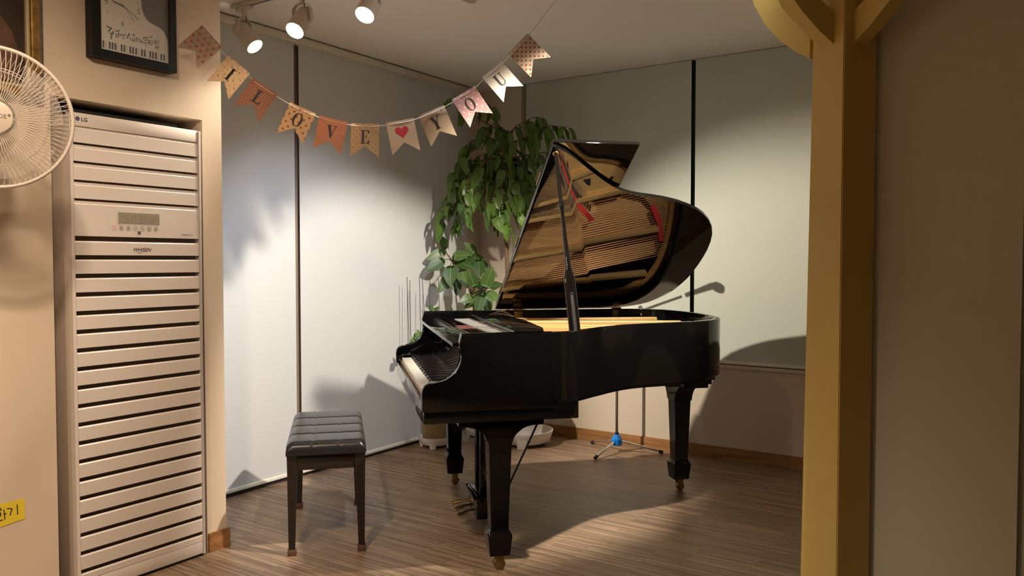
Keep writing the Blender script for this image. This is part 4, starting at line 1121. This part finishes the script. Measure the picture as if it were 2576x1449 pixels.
LO = [(0, 1.985), (.07, 2.025), (.15, 2.085), (.23, 2.165), (.29, 2.25), (.335, 2.36), (.36, 2.48), (.37, 2.60)]
HI = [(.27, 2.60), (.258, 2.49), (.235, 2.385), (.195, 2.29), (.14, 2.20), (.08, 2.135), (.0, 2.085)]
bc = pp(.071, .071, 0)
for d_, off in ((-n2, .135), (n1, .068), (n2, .068), (-n1, .068)):
    sd = Vector((d_.y, -d_.x, 0))
    bm = B()
    prism(bm, LO + HI, lambda a, b, q, d_=d_, sd=sd, off=off: tuple(Vector((bc[0], bc[1], b)) + d_ * (a + off - .01) + sd * q), -.028, .028)
    obj('branch', bm, YELLOW, PST, 0.3)

# ================================================================== plants and pots
def leaf_mesh(name, L_, W_, droop=.25, fold=.12, wave=.0, n=9, tipp=1.6, m_=None):
    """leaf from origin along +y, normal +z"""
    bm = B(); rows = []
    for i in range(n + 1):
        t = i / n
        w = W_ / 2 * (sin(pi * min(1, t ** .8)) ** .75) * (1 - .25 * t ** tipp) if 0 < t < 1 else 0
        y = L_ * t; z = -droop * L_ * t * t
        rows.append([bm.verts.new((s * w, y, z + fold * abs(s) * w + wave * sin(t * 16 + s * 2) * abs(s))) for s in ((-1, -.5, 0, .5, 1) if 0 < t < 1 else (0,))])
    for a, b in zip(rows, rows[1:]):
        if len(a) == 1: 
            for j in range(len(b) - 1): bm.faces.new((a[0], b[j], b[j+1]))
        elif len(b) == 1:
            for j in range(len(a) - 1): bm.faces.new((a[j], a[j+1], b[0]))
        else:
            for j in range(len(a) - 1): bm.faces.new((a[j], a[j+1], b[j+1], b[j]))
    me = bpy.data.meshes.new(name); bm.to_mesh(me); bm.free(); me.materials.append(m_); me.shade_smooth()
    return me
CAMP = Vector((0, 0, 1.29))
def leaf_at(me, parent, base, direc, sc, facing, roll=0.0, stretch=None):
    y = Vector(direc).normalized()
    z = Vector(facing); z = (z - y * z.dot(y)).normalized()
    x = y.cross(z)
    m = Matrix((x, y, z)).transposed().to_4x4() @ Matrix.Rotation(roll, 4, 'Y') @ Matrix.Scale(sc, 4)
    if stretch: m = m @ Matrix.Diagonal((*stretch, 1, 1))
    m.translation = Vector(base) - parent.location
    o = link('leaf', me, parent); o.matrix_local = m
    return o
rnd = random.Random(11)
def rel(p, t): return tuple(Vector(p) - t.location)
# saucers
def saucer(t, r, h=.075):
    bm = B(); lathe(bm, [(r*.80, .022), (r*.86, .030), (r*.98, h*.80), (r*1.0, h), (r*.965, h), (r*.93, h*.82), (r*.80, .040), (.001, .038)], 40); bm2 = bm
    s = obj('saucer', bm2, WHITEP, t, 0.7)
    for k in range(4):
        a = tau*k/4 + .5
        bm = B(); 
        fx = lambda p, q, d, a=a: (p*cos(a) - d*sin(a), p*sin(a) + d*cos(a), q)
        prism(bm, [(r*.70, 0), (r*.86, 0), (r*.95, h*.72), (r*.72, h*.60)], fx, -r*.17, r*.17, bev=.003); obj('saucer_foot', bm, WHITEP, s)
    return s
def pot(t, r0, r1, h, z0, m_):
    bm = B(); lathe(bm, [(r0*.9, z0), (r0, z0 + .01), (r1, z0 + h - .03), (r1*1.05, z0 + h - .028), (r1*1.05, z0 + h), (r1*.95, z0 + h), (r1*.93, z0 + h - .04), (.001, z0 + h - .045)], 40)
    p = obj('pot', bm, m_, t, 0.7)
    bm = B(); lathe(bm, [(.001, z0 + h - .025), (r1*.94, z0 + h - .03), (r1*.9, z0 + h - .05)], 24, cap=False); obj('soil', bm, SOIL, t)
    return p
# left pot with small plant, stakes and rods for their shadows
SP = thing('potted_seedling', 'small leafy plant in a mottled brown pot on a white saucer beside the blind', 'plant', (-3.500, 4.270, 0))
saucer(SP, .120); pot(SP, .086, .100, .62, .036, POTBR)
LS = leaf_mesh('small_leaf', .07, .046, .3, .15, m_=LEAF_F)
for b, tp_, w in SLV:
    b, tp_ = CAMP + (Vector(b) - CAMP) * .962, CAMP + (Vector(tp_) - CAMP) * .962
    leaf_at(LS, SP, b, tp_ - b, (tp_ - b).length / .07, CAMP - b + Vector((rnd.uniform(-1, 1), rnd.uniform(-1, 1), 1.5)))
    bm = B(); tube(bm, [rel(b, SP), rel((b.x*.6 + -3.505*.4, b.y*.6 + 4.27*.4, b.z - .10), SP), (0, 0, .62)], [.002, .003, .004], 6); obj('stem', bm, STEMG, SP)
for a, b in STK:
    a = CAMP + (Vector(a) - CAMP) * .975; b = CAMP + (Vector(b) - CAMP) * .975
    bm = B(); tube(bm, [( (a.x + 3.505)*.3, (a.y - 4.27)*.3, .60), rel(a, SP), rel(b, SP)], .0022, 6); obj('stake_and_shadow_rod', bm, CABLE, SP)
# ficus
FC = thing('potted_rubber_plant', 'rubber plant with broad oval leaves between the window blind and piano', 'plant', (-3.40, 4.70, 0))
saucer(FC, .135); pot(FC, .10, .125, .38, .036, POTBR)
FST[0][0] = (-3.40, 4.70, .38)
for k, s in enumerate(FST):
    bm = B(); tube(bm, [rel(p, FC) for p in s], [.016, .014][:2] if len(s) == 2 and k == 0 else [.009 - .0015*i for i in range(len(s))], 8); obj('trunk' if k == 0 else 'stem', bm, BARK, FC)
LF = leaf_mesh('oval_leaf', .12, .075, .18, .10, tipp=3.0, m_=LEAF_F)
for b, tp_, w in FLV:
    b, tp_ = CAMP + (Vector(b) - CAMP) * .98, CAMP + (Vector(tp_) - CAMP) * .98
    l = (tp_ - b).length * 1.2; w *= 1.15
    leaf_at(LF, FC, b, tp_ - b, 1.0, (CAMP - b).normalized() + Vector((rnd.uniform(-.35, .35), rnd.uniform(-.35, .35), rnd.uniform(.1, .7))), 0.0, (w / .075, l / .12))
    bm = B(); j = min(FST[1] + FST[2] + FST[3], key=lambda q: (Vector(q) - b).length)
    tube(bm, [rel(j, FC), rel((Vector(j) + b) / 2 + Vector((0, 0, .01)), FC), rel(b, FC)], .0028, 6); obj('leaf_stalk', bm, STEMG, FC)
# tall drooping plant
TP = thing('potted_weeping_plant', 'tall weeping plant with drooping pointed leaves behind the raised piano lid', 'plant', (-3.03, 4.68, 0))
saucer(TP, .205, .105); pot(TP, .125, .15, .34, .045, WHITEP)
TB[0][0] = (-3.03, 4.68, .36)
for k in (5, 6): TB[k] = [TB[k][0]] + [(x, y, z + .05 + .03 * i) for i, (x, y, z) in enumerate(TB[k][1:])]
for k, b in enumerate(TB):
    bm = B(); tube(bm, [rel(p, TP) for p in b], [.020, .017, .012, .007] if k == 0 else [.006 - .004 * i / (len(b) - 1) for i in range(len(b))], 7); obj('trunk' if k == 0 else 'branch', bm, BARK, TP)
LD = [leaf_mesh('drooping_leaf', .115, .052, .35, .18, .002, m_=LEAF_T), leaf_mesh('drooping_leaf', .115, .040, .15, .25, .003, m_=LEAF_T), leaf_mesh('drooping_leaf', .115, .052, .55, .12, .002, m_=LEAF_T)]
nl = 0
for k, b in enumerate(TB[1:]):
    pts = [Vector(p) for p in b]
    segs = [(p, q, (q - p).length) for p, q in zip(pts, pts[1:])]
    tot = sum(s[2] for s in segs)
    cnt = int(tot / .027) + 4
    if k in (12, 13): cnt = 6
    for i in range(cnt):
        t = (i + .6) / cnt
        if k in (12, 13): t = .55 + .45 * t
        d = t * tot
        for p, q, l in segs:
            if d <= l: break
            d -= l
        c = p.lerp(q, min(1, d / l))
        ax = (q - p).normalized()
        sd = ax.cross(Vector((0, 0, 1)))
        sd = sd.normalized() if sd.length > .1 else Vector((rnd.uniform(-1, 1), rnd.uniform(-1, 1), 0)).normalized()
        if nl >= 295: break
        ang = rnd.uniform(0, tau)
        h = Vector((cos(ang), sin(ang), 0))
        dr = h * rnd.uniform(.15, .75) + Vector((0, 0, -1)) * rnd.uniform(.55, 1.1) + ax * .25
        fc = (CAMP - c).normalized() * rnd.uniform(.2, 1.0) + h * .6 + Vector((0, 0, .5)) + Vector((rnd.uniform(-.5, .5), rnd.uniform(-.5, .5), 0))
        base = c + h * rnd.uniform(.0, .035)
        leaf_at(rnd.choice(LD), TP, base, dr, rnd.uniform(.85, 1.40), fc, rnd.uniform(-.4, .4))
        nl += 1

# ================================================================== microphone stand
MS = thing('microphone_stand', 'chrome microphone stand with a blue hub behind the piano', 'microphone stand', (-2.372, 4.812, 0))
bm = B(); lathe(bm, [(.034, .050), (.036, .056), (.036, .090), (.032, .098), (.018, .122), (.014, .122)], 10); obj('hub', bm, BLUE, MS, 0.3)
bm = B(); lathe(bm, [(.0135, .120), (.0135, .136), (.010, .136)], 14); obj('collar', bm, RUBBER, MS)
bm = B(); tube(bm, [(0, 0, .12), (0, 0, 1.06)], .010, 14); obj('pole', bm, CHROME, MS)
for tx, ty in ((-2.396, 4.545), (-2.088, 4.93), (-2.625, 4.93)):
    d = Vector((tx + 2.372, ty - 4.812, 0)); u_ = d.normalized()
    bm = B(); tube(bm, [u_ * .02 + Vector((0, 0, .078)), d * .93 + Vector((0, 0, .020))], .0075, 10); lg = obj('leg', bm, CHROME, MS)
    bm = B(); tube(bm, [d * .91 + Vector((0, 0, .021)), d + Vector((0, 0, .012))], .0115, 10); obj('rubber_tip', bm, RUBBER, lg)
bm = B(); lathe(bm, [(.016, 1.03), (.016, 1.08), (.010, 1.09)], 14); obj('boom_clutch', bm, RUBBER, MS)
bm = B(); tube(bm, [(-.06, .02, 1.022), (0, 0, 1.06), (.225, -.083, 1.205)], .0065, 10); obj('boom', bm, CHROME, MS)
MC = thing('microphone', 'dark handheld microphone held at the end of the chrome boom behind the piano lid', 'microphone', (-2.120, 4.718, 1.222))
bm = B(); tube(bm, [(-.01, .004, -.007), (.06, -.022, .038), (.125, -.045, .080)], [.011, .013, .017], 12); obj('handle', bm, RUBBER, MC)
bm = B(); lathe(bm, [(.017, 0), (.026, .012), (.027, .034), (.020, .052), (.001, .058)], 18, (.123, -.044, .080), (.90, -.32, -.25)); obj('grille', bm, mat('dark_mesh', (.08, .08, .08), .4, metal=.8), MC, 1.0)

# ================================================================== added warm fill lights for the left wall, out of view
for lb, x, y, ax, ay in (('warm recessed downlight behind the viewer, nearer the air conditioner', -1.55, .75, -.35, .10), ('warm recessed downlight behind the viewer, farther from the air conditioner', -1.55, -.9, -.35, .12)):
    t = thing('added_fill_light', lb, 'downlight', (x, y, 2.60))
    bm = B(); lathe(bm, [(.085, -.001), (.085, -.008), (.070, -.010), (.068, -.002)], 28, cap=False); obj('trim_ring', bm, LAMPW, t)
    bm = B(); lathe(bm, [(.068, -.004), (.068, -.002)], 28); obj('lens', bm, FILL_LENS, t, 0)
    ld = bpy.data.lights.new('fill_bulb', 'SPOT'); ld.energy = FILL_W; ld.color = FILL_COL; ld.spot_size = radians(138); ld.spot_blend = .8; ld.shadow_soft_size = .07
    lo_ = bpy.data.objects.new('fill_bulb', ld); COL.objects.link(lo_); lo_.parent = t; lo_.location = (0, 0, -.03)
    lo_.rotation_euler = Vector((ax, ay, -1)).to_track_quat('-Z', 'Y').to_euler()
